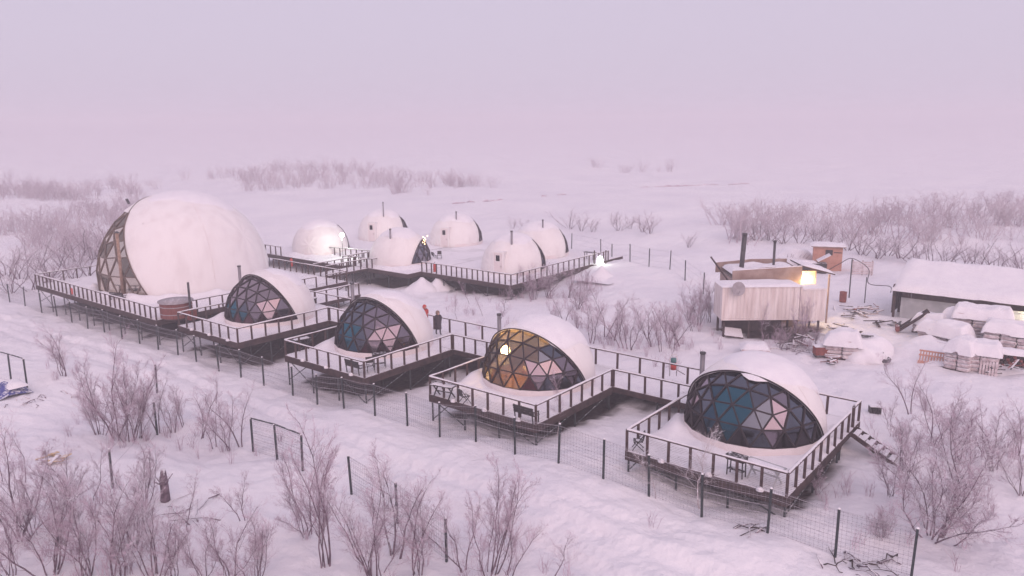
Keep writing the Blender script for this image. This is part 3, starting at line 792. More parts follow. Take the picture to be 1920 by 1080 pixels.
# ------------------------------------------------------------------ wire fences
def fence(label, pts, h=1.95, wires=6, mesh=True, top=False, name='wire_fence', verts=0.16, extra=0.0):
    """pts: (x, y) of every post; posts, and between each pair one panel of frosted line wires and fine uprights"""
    x0, y0 = pts[0]; t = thing(name, label, 'fence', (x0, y0, 0))
    zs = [gz(x, y) for x, y in pts]
    key = 'fence_post_%.2f' % h; me = bpy.data.meshes.get(key)
    if me is None:
        me = MB().box(-.045, -.045, -.4, .045, .045, h).mesh(key); rounded(me, .008, 1)
    for (x, y), z in zip(pts, zs):
        po = put('post', me, 'steel', t, (x - x0, y - y0, z), None, (RNG.uniform(-.03, .03), RNG.uniform(-.03, .03), RNG.uniform(0, .3)))
        MB().lathe([(.062, 0), (.05, .04), (0, .06)], 7, (0, 0, h + .003)).build('snow_tip', 'cap', po, True)
    for i in range(len(pts) - 1):
        a = Vector((pts[i][0] - x0, pts[i][1] - y0, zs[i])); b = Vector((pts[i + 1][0] - x0, pts[i + 1][1] - y0, zs[i + 1]))
        L = (b - a).length; p = MB()
        for k in range(wires):
            zz = .12 + (h - .2) * k / (wires - 1)
            mid = (a + b) / 2 + Vector((0, 0, zz - .02 - .03 * RNG.random()))
            p.tube([a + Vector((0, 0, zz)), mid, b + Vector((0, 0, zz))], [.009, .009, .009], 3, False)
        panel = p.build('wire_panel', 'wire', t)
        if mesh:
            q = MB(); n = int(L / verts)
            for k in range(1, n):
                c = a + (b - a) * (k / n); q.tube([c + Vector((0, 0, .06)), c + Vector((0, 0, h - .05))], [.0045, .0045], 3, False)
            for k in range(12):
                zz = .15 + (h - .25) * k / 11; q.tube([a + Vector((0, 0, zz + .05)), b + Vector((0, 0, zz + .05))], [.0042, .0042], 3, False)
            q.build('wire_mesh', 'mesh', panel, kind='stuff')
        if top:
            MB().bar(a + Vector((0, 0, h + .03)), b + Vector((0, 0, h + .03)), .06, .06).build('top_bar', 'steel', t)
FV = 28.25
fence('long wire mesh fence along the fronts of all the decks', [(x, FV) for x in (-4.6, -7.2, -9.8, -12.6, -15.1, -17.45, -19.95, -22.6, -25.2, -27.8, -30.3, -33.0, -35.8, -38.4, -40.9, -44.1, -46.8, -49.6, -52.6, -55.2, -58.2, -61.2, -64.2, -67.4, -70.6, -73.8, -77, -80.5, -84.5, -88.5, -93)])
fence('fence of spaced dark posts crossing the foreground birches', [(-19.9, 20.4), (-23.5, 21.1), (-27.3, 21.7)], mesh=True)
fence('three dark posts joined by a top bar beside the lane', [(-30.9, 21.6), (-33.5, 21.9), (-36.2, 22.2)], top=True)
fence('dark fence posts among the left foreground shrubs', [(-36.2, 14.7), (-42.0, 19.8), (-49.0, 23.4)], mesh=False, wires=3)
fence('tall posts with a top bar at the left edge of the lane', [(-55.2, 17.9), (-57.0, 17.6), (-58.8, 17.2)], top=True, mesh=False, wires=2)
fence('distant line of thin posts between the far decks and the huts', [(-29.6, 64.5), (-33.4, 68.5), (-36.6, 71.5), (-39.4, 72.2), (-42.4, 73.4), (-45.8, 75.2), (-50.0, 79.5), (-56, 82)], h=2.0, mesh=False, wires=4)

# ------------------------------------------------------------------ birches and willows in rime
def grow(tr, tw, pos, d, L, r, level, rnd, up, maxlev):
    n = {0: 8, 1: 5, 2: 3, 3: 1}[level]; pts = [pos.copy()]; p = pos.copy(); d = d.normalized(); wob = {0: .16, 1: .2, 2: .25, 3: .3}[level]
    for i in range(n):
        d = (d + Vector((rnd.gauss(0, wob), rnd.gauss(0, wob), rnd.gauss(0, wob * .6) + up))).normalized()
        p = p + d * (L / n); pts.append(p.copy())
    rad = [r * (1 - .85 * i / n) for i in range(n + 1)]
    (tr if level < 2 else tw).tube(pts, rad, {0: 6, 1: 4, 2: 3, 3: 3}[level], level < 2)
    if level >= maxlev: return
    cnt = {0: rnd.randint(13, 17), 1: rnd.randint(7, 10), 2: rnd.randint(5, 8)}[level]
    for k in range(cnt):
        t = (.22 if level == 0 else .12) + (.78 if level == 0 else .86) * (k + rnd.random()) / cnt
        i = min(n - 1, int(t * n)); q = pts[i].lerp(pts[i + 1], t * n - i)
        ax_ = (pts[i + 1] - pts[i]).normalized()
        s = Vector((rnd.gauss(0, 1), rnd.gauss(0, 1), rnd.gauss(0, .4))); s = (s - ax_ * s.dot(ax_)).normalized()
        sp = rnd.uniform(.42, .85) if level < 2 else rnd.uniform(.5, 1.1)
        nd = ax_ + s * sp
        ll = L * {0: rnd.uniform(.26, .42) * (1.15 - .65 * t), 1: rnd.uniform(.3, .5) * (1.1 - .5 * t), 2: rnd.uniform(.4, .65)}[level]
        grow(tr, tw, q, nd, ll, max({0: .006, 1: .0046, 2: .0036}[level], r * {0: .26, 1: .38, 2: .6}[level] * (1.1 - .6 * t)), level + 1, rnd, up, maxlev)
def tree_meshes(key, seed, stems, spread, H=5.0, up=.05, r0=.045, maxlev=3, foot=.12):
    rnd = random.Random(seed); tr, tw = MB(), MB()
    for s in range(stems):
        a = rnd.uniform(0, 2 * math.pi); k = spread * math.sqrt(rnd.random()) if stems > 1 else rnd.uniform(0, .08)
        hh = H * (1 - .45 * rnd.random() * (stems > 1)) * (1 if s else 1)
        b = Vector((math.cos(a) * foot * rnd.random() * stems ** .5, math.sin(a) * foot * rnd.random() * stems ** .5, -.25))
        grow(tr, tw, b, Vector((math.cos(a) * k, math.sin(a) * k, 1)), hh, r0 * hh / H, 0, rnd, up, maxlev)
    return tr.mesh(key + '_trunk', True), tw.mesh(key + '_crown')
TREES = {
 'tall': [tree_meshes('tall%d' % i, 20 + i, 2 + i % 2, .18, 5.0, .05, .05) for i in range(3)],
 'clump': [tree_meshes('clump%d' % i, 40 + i, 5 + i, .30 + .06 * i, 4.6, .06, .042) for i in range(4)],
 'wide': [tree_meshes('wide%d' % i, 60 + i, 16, .95, 4.0, .05, .032, foot=.10) for i in range(2)],
 'slim': [tree_meshes('slim%d' % i, 80 + i, 1, 0, 4.0, .04, .03) for i in range(2)],
 'far': [tree_meshes('far%d' % i, 90 + i, 6, .55, 4.0, .05, .04, 2) for i in range(3)],
}
NOM = {'tall': 5.2, 'clump': 4.6, 'wide': 3.6, 'slim': 4.2, 'far': 4.0}
TN = [0]
def tree(kind, p, label, group=None, hs=1.0, bark='bark', twig='twig', wide=1.0):
    x, y, z, h = p; TN[0] += 1
    var = TREES[kind][TN[0] % len(TREES[kind])]
    s = h * hs / NOM[kind]
    name = {'tall': 'birch_tree', 'clump': 'birch_clump', 'wide': 'willow_shrub', 'slim': 'birch_sapling', 'far': 'bare_tree'}[kind]
    t = thing(name, label, {'wide': 'shrub'}.get(kind, 'tree'), (x, y, gz(x, y)), RNG.uniform(0, 6.28), group)
    wide *= RNG.uniform(.85, 1.15); t.scale = (s * wide, s * wide, s); t.rotation_euler = (RNG.gauss(0, .05), RNG.gauss(0, .05), t.rotation_euler[2])
    put('trunk', var[0], bark, t); put('crown', var[1], twig, t)
    return t
ORD = ['first', 'second', 'third', 'fourth', 'fifth', 'sixth', 'seventh', 'eighth', 'ninth', 'tenth', 'eleventh', 'twelfth', 'thirteenth', 'fourteenth', 'fifteenth', 'sixteenth', 'seventeenth', 'eighteenth', 'nineteenth', 'twentieth']
def trees(kind, pts, label, group, **kw):
    # told apart by their order across the picture: label holds a {} for first, second ... counted from the left
    order = sorted(range(len(pts)), key=lambda i: (pts[i][0] * .7806 + pts[i][1] * .625) / (-pts[i][0] * .6128 + pts[i][1] * .7625))
    rank = {i: r for r, i in enumerate(order)}
    for i, p in enumerate(pts): tree(kind, p, label.format(ORD[rank[i]]), group, **kw)
G1 = 'tight birch clumps left of the lane'
trees('clump', [(-42.71, 17.81, -1.93, 6.05), (-43.87, 17.50, -1.90, 3.77), (-41.97, 18.23, -1.98, 5.68), (-42.17, 18.89, -2.03, 3.71)], '{} from left of the tight birch clump left of the lane', G1, wide=.85)
trees('tall', [(-41.89, 19.91, -2.10, 4.04), (-41.81, 21.31, -2.15, 4.29), (-41.74, 20.53, -2.14, 3.79)], '{} from left of the birches just right of the tight clump', 'birches right of the tight clump', wide=1.1)
trees('tall', [(-40.04, 21.28, -2.28, 4.07), (-38.43, 21.15, -2.36, 4.95), (-37.30, 21.44, -2.38, 4.67), (-37.25, 22.13, -2.39, 4.20)], '{} from left in the birch row behind the three barred posts', 'birches behind the three barred posts')
tree('clump', (-55.55, 20.24, -1.53, 4.11), 'rimed birch shrub alone on the slope above the blue tarp', wide=1.0)
trees('clump', [(-34.51, 10.08, -1.66, 4.94), (-30.94, 9.91, -1.80, 4.53), (-29.59, 10.61, -1.85, 4.07), (-28.57, 11.45, -1.88, 4.50), (-31.91, 8.87, -1.77, 3.32), (-27.87, 12.45, -1.88, 3.79)], 'pinkish birch shrub, {} from left in the bottom left corner thicket', 'thicket in the bottom left corner')
trees('slim', [(-39.90, 12.29, -1.62, 2.85), (-35.64, 13.50, -1.61, 3.12), (-40.98, 11.68, -1.57, 3.53)], 'thin sapling, {} from left of those around the yellow offcuts', 'saplings near the yellow planks')
tree('clump', (-33.19, 14.66, -1.65, 3.40), 'low birch shrub growing against the dark stump')
tree('slim', (-29.66, 14.76, -1.83, 2.92), 'small sapling rising beside the fallen snowy log')
tree('tall', (-28.91, 16.94, -1.91, 3.87), 'upright feathery birch just right of the fallen log')
trees('clump', [(-25.42, 14.14, -1.88, 3.22), (-24.45, 14.67, -1.88, 2.99)], 'dense low birch, {} from left below the feathery upright one', 'low birches below the fallen log')
trees('clump', [(-35.15, 12.33, -1.62, 3.27), (-27.05, 12.87, -1.88, 3.34), (-26.07, 13.41, -1.89, 2.77), (-30.51, 12.91, -1.78, 3.31), (-34.52, 10.59, -1.65, 3.37)], 'pink feathery birch, {} from left in the lower left between thicket and stump', 'feathery birches at lower left')
tree('clump', (-23.14, 16.96, -1.94, 6.98), 'tallest dense foreground birch, between the lane and the picture bottom', wide=.75)
tree('clump', (-25.81, 18.02, -1.95, 4.82), 'birch clump leaning against the tallest dense foreground birch', wide=.8)
tree('tall', (-21.76, 19.25, -2.05, 5.96), 'tall slender foreground birch with its trunk against a dark post', wide=1.15)
trees('clump', [(-21.20, 17.81, -2.03, 4.40), (-20.02, 18.95, -2.07, 4.46)], 'lower birch, {} from left at the foot of the tall slender one', 'low birches at the slender birch')
tree('tall', (-18.76, 20.13, -2.05, 4.52), 'bare foreground birch standing right of the single leaning post')
tree('clump', (-17.63, 20.41, -1.94, 5.26), 'pale foreground birch topped by a ball of snow', wide=.7)
tree('tall', (-16.95, 20.77, -1.90, 4.39), 'outer birch of the pale pair, bending away to the side')
tree('slim', (-15.49, 21.64, -1.88, 2.10), 'smallest foreground birch at the bottom centre of the picture', wide=1.4)
tree('slim', (-14.79, 28.32, -1.08, 2.17), 'rimed white small tree in front of the last deck, nearer the lane corner', bark='whitebark', twig='whitebark', wide=1.6)
tree('slim', (-13.00, 28.92, -1.25, 3.58), 'rimed white small tree with hanging clumps in front of the last deck', bark='whitebark', twig='whitebark', wide=1.5)
tree('slim', (-22.54, 31.79, -1.22, 3.71), 'thin pale sapling at the corner of the deck with the lit dome', wide=.8, bark='whitebark')
tree('wide', (-4.74, 32.34, -1.17, 4.84), 'big fan-shaped willow shrub near the end of the mesh fence', wide=1.25)
trees('clump', [(-6.82, 34.75, -1.18, 2.49), (-6.90, 38.20, -1.11, 3.19)], 'birch shrub, {} from left between stair foot and big willow', 'shrubs at the stair foot')
trees('tall', [(-8.33, 45.70, -0.95, 3.85), (-8.80, 43.07, -1.01, 2.98)], 'slender birch, {} from left in front of the salmon lattice', 'slender birches before the lattice')
trees('clump', [(-6.43, 42.31, -1.04, 3.69), (-5.08, 40.68, -1.09, 3.25), (-3.74, 40.61, -1.10, 3.44), (-3.08, 43.19, -1.02, 3.03), (-2.34, 38.45, -1.15, 2.99)], 'purple birch shrub, {} from left in the thicket beyond the big willow', 'right-hand birch thicket')
tree('wide', (-6.13, 30.71, -1.08, 1.30), 'low snow-bent shrub left of the big willow')
tree('clump', (-9.48, 33.41, -1.22, 1.40), 'small dark brush under the edge of the last deck')
G2 = 'thicket between the boardwalk and the white cabin'
trees('tall', [(-34.86, 50.23, -0.80, 3.09), (-32.52, 48.67, -0.84, 3.97), (-30.34, 47.06, -0.88, 4.85), (-30.25, 48.68, -0.89, 4.29), (-27.72, 47.04, -0.90, 5.26), (-27.00, 47.09, -0.90, 4.88), (-27.59, 50.73, -0.90, 3.19), (-24.92, 47.82, -0.90, 4.63), (-24.57, 48.91, -0.90, 4.68), (-24.27, 49.64, -0.90, 3.63), (-25.66, 54.23, -0.93, 4.52), (-36.06, 50.42, -0.80, 2.46), (-26.02, 48.67, -0.90, 4.15), (-29.06, 48.14, -0.90, 4.65), (-25.76, 50.63, -0.90, 4.44)], 'bare birch, {} from left in the thicket between boardwalk and white cabin', G2, wide=1.1)
trees('clump', [(-26.06, 56.01, -0.95, 3.99), (-25.88, 57.58, -0.94, 4.10), (-27.38, 57.18, -0.86, 3.12)], 'dark many-stemmed birch, {} from left against the white cabin', 'dark birches against the cabin', wide=.8)
trees('clump', [(-43.54, 57.40, -1.39, 3.19), (-42.53, 58.59, -1.37, 3.61), (-41.48, 60.19, -1.26, 3.38), (-46.16, 59.53, -1.38, 3.01), (-40.56, 62.03, -0.93, 2.37), (-36.77, 55.00, -0.89, 3.08)], 'rimed shrub, {} from left at the corner of the largest far deck', 'shrubs at the far deck corner', wide=1.2)
trees('slim', [(-42.98, 46.20, -1.00, 2.50), (-42.28, 48.58, -1.00, 2.42), (-38.63, 46.32, -0.89, 3.36), (-46.16, 51.23, -1.01, 2.47)], 'thin sapling, {} from left on the open snow behind the boardwalk', 'saplings on the open snow')
tree('slim', (-21.65, 43.83, -0.78, 2.66), 'double-stemmed sapling behind the fire point post')
tree('slim', (-20.31, 55.06, -0.98, 3.45), 'thin sapling standing before the white cabin wall')
tree('clump', (-17.53, 54.72, -0.82, 4.11), 'red-brown twiggy birch before the cabin wall', wide=.7)
trees('clump', [(-18.64, 53.76, -0.87, 2.05), (-16.61, 55.35, -0.81, 1.77)], 'low twiggy brush, {} from left under the white cabin', 'brush under the cabin')
trees('far', [(-66.26, 96.46, -0.58, 3.46), (-63.51, 95.50, -0.58, 3.47), (-61.31, 95.28, -0.54, 3.12), (-58.06, 97.06, -0.33, 3.25), (-57.32, 99.12, -0.18, 2.58), (-51.54, 94.37, -0.10, 4.02), (-53.97, 96.77, -0.12, 3.17), (-73.85, 92.28, -0.70, 2.29), (-42.70, 88.36, -0.16, 2.80), (-61.78, 101.67, -0.15, 2.28), (-71.14, 91.84, -0.77, 2.17)], 'misty bare tree, {} from left beyond the far domes', 'misty trees beyond the far domes', wide=1.3)
rt = random.Random(12)
import_pts = [(-38.54, 95.40, 0.29, 3.28), (-36.53, 94.74, 0.27, 3.36), (-35.49, 96.49, 0.28, 3.65), (-33.45, 95.55, 0.24, 3.78), (-31.90, 96.77, 0.22, 3.51), (-30.74, 99.24, 0.22, 3.49), (-28.10, 96.95, 0.08, 3.76), (-26.06, 96.32, -0.04, 3.82), (-23.98, 94.23, -0.19, 4.08), (-22.46, 93.93, -0.25, 4.09), (-21.59, 96.22, -0.23, 3.59), (-19.86, 94.82, -0.29, 4.05), (-18.17, 93.28, -0.32, 3.95), (-16.58, 93.27, -0.33, 3.90), (-15.03, 93.23, -0.33, 3.92), (-13.56, 93.55, -0.34, 3.66), (-11.96, 92.75, -0.33, 3.65), (-10.52, 92.71, -0.33, 3.67), (-9.15, 93.05, -0.34, 3.59), (-8.09, 93.14, -0.35, 3.51)]
trees('far', import_pts, 'misty purple tree, {} from left in the band behind the huts', 'trees behind the huts', wide=1.7)
left_pts = [(-101.96, 32.56, -2.08, 5.02), (-99.01, 33.08, -2.14, 5.50), (-104.16, 36.71, -2.00, 4.94), (-97.85, 35.77, -2.12, 5.02), (-102.98, 39.62, -1.98, 5.67), (-105.56, 42.29, -1.95, 5.39), (-106.20, 44.23, -1.94, 5.28), (-92.15, 31.67, -2.27, 4.96), (-92.53, 29.73, -2.27, 4.61), (-90.28, 33.09, -2.27, 4.38), (-95.56, 37.48, -2.12, 4.39), (-95.75, 39.06, -2.08, 4.77), (-112.45, 48.03, -1.97, 4.35)]
trees('far', left_pts, 'purple bare tree, {} from left in the wood left of the giant dome', 'wood left of the giant dome', wide=1.7)

def undergrowth():
    """thin shoots and dead stems between the birches, too many and too fine to count"""
    rnd = random.Random(77); b = MB(); base = [o.location for o in bpy.data.objects if o.name.startswith(('birch_', 'willow_')) and o.parent is None]
    for c in base:
        for k in range(rnd.randint(2, 5)):
            x, y = c.x + rnd.gauss(0, 1.3), c.y + rnd.gauss(0, 1.3)
            if -90 < x < -9 and 28.0 < y < 41: continue
            z = gz(x, y)
            for q in range(rnd.randint(5, 12)):
                a = rnd.uniform(0, 6.28); sp = rnd.uniform(.1, .7); h = rnd.uniform(.35, 1.15); p = Vector((x + rnd.gauss(0, .08), y + rnd.gauss(0, .08), z - .05)); m_ = p + Vector((math.cos(a) * sp * h * .4, math.sin(a) * sp * h * .4, h * .6)); e = m_ + Vector((math.cos(a) * sp * h * .5, math.sin(a) * sp * h * .5, h * .35))
                b.tube([p, m_, e], [.008, .006, .003], 3, False)
                for w in range(3):
                    s0 = p.lerp(m_, rnd.uniform(.5, 1)) if w else m_; b.tube([s0, s0 + Vector((rnd.gauss(0, .13), rnd.gauss(0, .13), rnd.uniform(.05, .3)))], [.0045, .002], 3, False)
    o = b.build('undergrowth', 'twig', kind='stuff'); tag(o, 'thin frosted shoots standing in the snow between the birches', 'undergrowth')
undergrowth()
def far_bank():
    """broken earth edge of the frozen stream, far out on the plain"""
    rnd = random.Random(31); b = MB()
    for line in ([(-103.16, 106.31, -0.00), (-101.96, 110.67, -0.00), (-100.15, 115.65, -0.00), (-99.98, 121.22, -0.02)], [(-97.35, 131.21, -0.13), (-95.75, 137.68, -0.21), (-96.33, 146.43, -0.31)], [(-94.44, 167.45, -0.47), (-89.54, 174.58, -0.48), (-84.20, 184.25, -0.51), (-75.63, 187.04, -0.46), (-69.86, 194.92, -0.48)]):
        for i in range(len(line) - 1):
            p, q = Vector(line[i]), Vector(line[i + 1]); k = max(3, int((q - p).length / 2.2))
            for j in range(k):
                if rnd.random() < .35: continue
                a_ = p.lerp(q, j / k); c_ = p.lerp(q, (j + rnd.uniform(.7, 1.3)) / k); pts = [a_, a_.lerp(c_, .5) + Vector((rnd.gauss(0, .3), rnd.gauss(0, .3), 0)), c_]
                for w in pts: w.z = gz(w.x, w.y) + .1
                b.tube(pts, [.08, rnd.uniform(.2, .42), .08], 6)
    b.build('river_bank', 'fogrime', kind='structure')
far_bank()
def far_wood():
    """the wooded plain that fades into the frost smoke: one mass, nobody could count it"""
    base = []
    for k in range(3):
        rnd = random.Random(300 + k); b = MB()
        for s in range(9):
            a = rnd.uniform(0, 6.28); L = rnd.uniform(2.2, 3.8); p = Vector((rnd.gauss(0, .6), rnd.gauss(0, .6), -.2)); d = Vector((math.cos(a) * .5, math.sin(a) * .5, 1)).normalized(); pts = [p]
            for i in range(3): d = (d + Vector((rnd.gauss(0, .2), rnd.gauss(0, .2), .05))).normalized(); pts.append(pts[-1] + d * L / 3)
            b.tube(pts, [.05, .035, .02, .01], 3, False)
            for j in range(12):
                t = rnd.uniform(.3, 1) * 3; i = min(2, int(t)); q = pts[i].lerp(pts[i + 1], t - i); e = Vector((rnd.gauss(0, 1), rnd.gauss(0, 1), rnd.uniform(.2, 1.2))).normalized()
                b.tube([q, q + e * rnd.uniform(.5, 1.1)], [.018, .006], 3, False)
        base.append((np.array(b.v), np.array(b.f)))
    rg = np.random.default_rng(5); vs = []; fs = []; off = 0; cnt = 0
    f2, r2 = np.array((-.626, .779)), np.array((.779, .626))
    while cnt < 520:
        dist = rg.uniform(95, 260); lat = rg.uniform(-.75, .75) * dist
        x, y = f2 * dist + r2 * lat
        dens = vnoise(np.array([x * .028]), np.array([y * .028]), 21)[0] * .65 + vnoise(np.array([x * .09]), np.array([y * .09]), 22)[0] * .35
        q = lat / dist
        lim = .69 if dist > 125 else .9
        if q > .27 and dist < 118: lim = .42
        if q < -.46 and dist < 200: lim = .42
        if -.34 < q < .05 and 150 < dist < 240: lim = .60
        if dens < lim or (-95 < x < -30 and 40 < y < 84) or (x > -34 and y < 92): continue
        bv, bf = base[cnt % 3]; s = rg.uniform(.65, 1.35); a = rg.uniform(0, 6.28); c, sn = math.cos(a) * s, math.sin(a) * s
        v = np.stack([bv[:, 0] * c - bv[:, 1] * sn + x, bv[:, 0] * sn + bv[:, 1] * c + y, bv[:, 2] * s + gz(x, y)], -1)
        vs.append(v); fs.append(bf + off); off += len(v); cnt += 1
    vs = np.concatenate(vs); fs = np.concatenate(fs)
    me = bpy.data.meshes.new('distant_wood')
    me.vertices.add(len(vs)); me.vertices.foreach_set('co', vs.ravel())
    me.loops.add(fs.size); me.loops.foreach_set('vertex_index', fs.ravel().astype(np.int32))
    me.polygons.add(len(fs)); me.polygons.foreach_set('loop_start', np.arange(0, fs.size, 4, dtype=np.int32))
    me.update()
    o = put('distant_wood', me, 'fogrime', kind='stuff'); tag(o, 'far-off bare wood fading into the frost haze', 'wood')
far_wood()

# ------------------------------------------------------------------ lamps that burn in the picture
def lamp(parent, loc, energy, col, r=.06):
    d = bpy.data.lights.new('lamp_light', 'POINT'); d.energy = energy; d.color = col; d.shadow_soft_size = r
    o = bpy.data.objects.new('lamp_light', d); COL.objects.link(o); o.location = loc; o.parent = parent; return o
def ball(r, c=(0, 0, 0), n=12):
    return MB().lathe([(r * math.sin(math.pi * i / 8), -r * math.cos(math.pi * i / 8)) for i in range(9)], n, c)
p = (-27.65, 33.75, 2.07)
t = thing('floor_lamp', 'warm floor lamp burning behind the glass of the glowing dome', 'lamp', (p[0], p[1], .14))
zz = p[2] - .14
MB().lathe([(0, .03), (.17, .03), (.18, 0)], 16).build('base', 'darkpipe', t, True)
MB().tube([(0, 0, .03), (0, 0, zz - .15)], [.018, .018], 7).build('stem', 'darkpipe', t, True)
ball(.28, (0, 0, zz)).build('bulb', 'bulb', t, True)
lamp(t, (.2, .6, zz + .1), 700, (1.0, .70, .36), .12)

def post_lamp(label, loc, h, bulb, energy, col, r=.13, arm=0.0):
    t = thing('post_lamp', label, 'lamp', loc)
    MB().tube([(0, 0, -.1), (0, 0, h)], [.035, .03], 8).build('pole', 'darkpipe', t, True)
    if arm: MB().tube([(0, 0, h - .02), (arm, 0, h + .05)], [.02, .02], 6).build('arm', 'darkpipe', t, True)
    MB().lathe([(.0, .14), (.10, .10), (.16, .02)], 12, (arm, 0, h + .12)).build('hood', 'darkpipe', t, True)
    ball(r, (arm, 0, h + .02)).build('bulb', bulb, t, True)
    lamp(t, (arm, -.02, h - .18 - r), energy, col, .1)
    return t
p = (-69.99, 56.30, 2.74)
post_lamp('brilliant greenish-white lamp on a post beside the far left dome', (p[0], p[1], 0), p[2], 'coldbulb', 130, (.86, 1, .82), .24)
t = thing('string_lights', 'little cluster of amber bulbs above the grey glass dome', 'lights', ((-58.65, 58.20, 1.79)[0], 58.2, 0))
MB().tube([(0, 0, 0), (0, 0, 3.0)], [.03, .025], 6).build('pole', 'darkpipe', t, True)
for i in range(9):
    a = i * 2.4; ball(.045, (.16 * math.cos(a) * (i % 3), .16 * math.sin(a) * (i % 3), 2.5 + .11 * i), 7).build('bulb', 'smallbulb', t, True)
p = (-44.74, 71.00, 0.00)
t = thing('entrance_arch', 'glowing white entrance arch at the end of the far railing', 'arch', (p[0], p[1], 0), math.radians(38))
for s in (-1, 1): MB().box(s * .62 - .06, -.06, -.3, s * .62 + .06, .06, 1.45).build('post', 'woodside', t)
pts = [(.46 * math.cos(a), .55 + .5 * math.sin(a)) for a in [math.pi * i / 14 for i in range(15)]]
pts = [(x * .75, z * .8) for x, z in [(.46, .03)] + pts + [(-.46, .03)]]
q = MB(); nn = len(pts); q.add([(x, -.05, z) for x, z in pts] + [(x, .05, z) for x, z in pts], [tuple(range(nn))[::-1], tuple(range(nn, 2 * nn))] + [(i, (i + 1) % nn, nn + (i + 1) % nn, nn + i) for i in range(nn)])
q.build('lit_panel', emis('lit_acrylic', (.90, 1, .88), 1.0), t)
MB().box(-.9, -.5, -.12, .9, .5, -.02).build('step', 'decking', t)
lamp(t, (0, -.5, .7), 40, (.9, 1, .86), .2)
t = thing('side_table', 'small dark table next to the glowing entrance arch', 'table', ((-46.92, 72.34, 0.00)[0], (-46.92, 72.34, 0.00)[1], 0))
MB().box(-.7, -.3, .82, .7, .3, .87).build('table_top', 'dark', t)
for sx in (-.55, .55):
    for sy in (-.22, .22): MB().box(sx - .03, sy - .03, 0, sx + .03, sy + .03, .82).build('leg', 'dark', t)

# ------------------------------------------------------------------ the white cabin and its neighbours
RZ = math.atan2(.6248, .7808)
t = thing('container_cabin', 'white corrugated container cabin raised on posts', 'cabin', (-23.15, 53.75, 0), RZ)
def corrug(x0, x1, z0, z1, y, dep, pitch):
    b = MB(); n = int((x1 - x0) / pitch); pr = []
    for i in range(n):
        xx = x0 + (x1 - x0) * i / n; w = (x1 - x0) / n
        pr += [(xx, y), (xx + w * .35, y), (xx + w * .5, y - dep), (xx + w * .85, y - dep)]
    pr.append((x1, y)); vs = []; fs = []
    for x, yy in pr: vs += [(x, yy, z0), (x, yy, z1)]
    for i in range(len(pr) - 1): fs.append((2 * i, 2 * i + 2, 2 * i + 3, 2 * i + 1))
    return b.add(vs, fs)
Zb, Zt, CL, CD = .45, 3.0, 5.9, 2.35
corrug(.12, CL - .1, Zb + .14, Zt - .1, .06, .035, .28).build('front_wall', 'container', t)
MB().box(.02, .09, Zb + .02, CL, CD, Zt - .02).build('body', 'container', t)
for x in (0, CL - .08): MB().box(x, 0, Zb, x + .12, .13, Zt).build('corner_post', 'container', t)
MB().box(.125, .0, Zb, CL - .085, .12, Zb + .13).build('sill_beam', 'container', t)
MB().box(.125, .0, Zt - .1, CL - .085, .12, Zt - .002).build('top_beam', 'container', t)
corrug(CL + .06, 7.75, Zb - .08, Zt - .18, .05, .03, .45).build('annex_wall', 'container', t)
MB().box(CL + .06, .08, Zb - .05, 7.72, CD - .3, Zt - .25).build('annex_body', 'container', t)
for x in (.3, 2.2, 4.1, 5.7, 7.4):
    for y in (.3, 2.0): MB().tube([(x, y, -2.2), (x, y, Zb - .005)], [.09, .09], 8).build('stilt', 'woodside', t, True)
MB().box(.6, 1.9, -2.0, 5.2, 2.0, Zb - .01).build('void_shade_sheet', 'woodside', t)  # dark sheet standing in for the shade of the void below the cabin
def snow_slab(x0, x1, y0, y1, z, th, sd, n=14, slope=None):
    X, Y = np.meshgrid(np.linspace(x0, x1, n * 2), np.linspace(y0, y1, n)); e = np.minimum(np.minimum(X - x0, x1 - X), np.minimum(Y - y0, y1 - Y))
    rag = np.clip((e - .09 * vnoise(X * 2.2 + sd, Y * 2.2, sd + 1) + .02) / .34, 0, 1)
    Z = z - .015 + th * rag ** .6 * (.65 + .55 * vnoise(X * 1.0 + sd, Y * 1.0, sd) + .14 * vnoise(X * 2.6 + sd, Y * 2.6, sd + 2))
    if slope: Z = Z + slope(X, Y)
    ny, nx = X.shape; idx = np.arange(nx * ny).reshape(ny, nx)
    fs = np.stack([idx[:-1, :-1], idx[:-1, 1:], idx[1:, 1:], idx[1:, :-1]], -1).reshape(-1, 4)
    return MB().add(np.stack([X, Y, Z], -1).reshape(-1, 3).tolist(), fs.tolist())
snow_slab(-.05, CL + .05, -.06, CD + .05, Zt, .16, 3).build('roof_snow', 'cap', t, True)
snow_slab(CL + .05, 7.78, -.02, CD - .28, Zt - .25, .09, 5).build('annex_snow', 'cap', t, True)
t = thing('satellite_dish', 'pale round satellite dish on the white cabin wall', 'dish', (-23.15 + 1.05 * .7808 + .16 * .6248, 53.75 + 1.05 * .6248 - .16 * .7808, 2.92), RZ)
dm = MB().lathe([(0, 0), (.2, .03), (.38, .09), (.5, .17), (.515, .17), (.5, .15), (.38, .07), (0, -.02)], 24).mesh('reflector', True)
put('reflector', dm, 'lid', t, (0, -.1, 0), None, (math.radians(75), 0, math.radians(10)))
MB().tube([(0, .1, -.2), (0, -.02, -.1)], [.025, .025], 6).build('bracket', 'darkpipe', t, True)
MB().tube([(0, -.12, -.42), (.05, -.5, -.15)], [.014, .014], 6).build('feed_arm', 'darkpipe', t, True)
MB().tube([(.05, -.5, -.15), (.05, -.46, -.06)], [.035, .045], 8).build('feed_horn', 'lid', t, True)

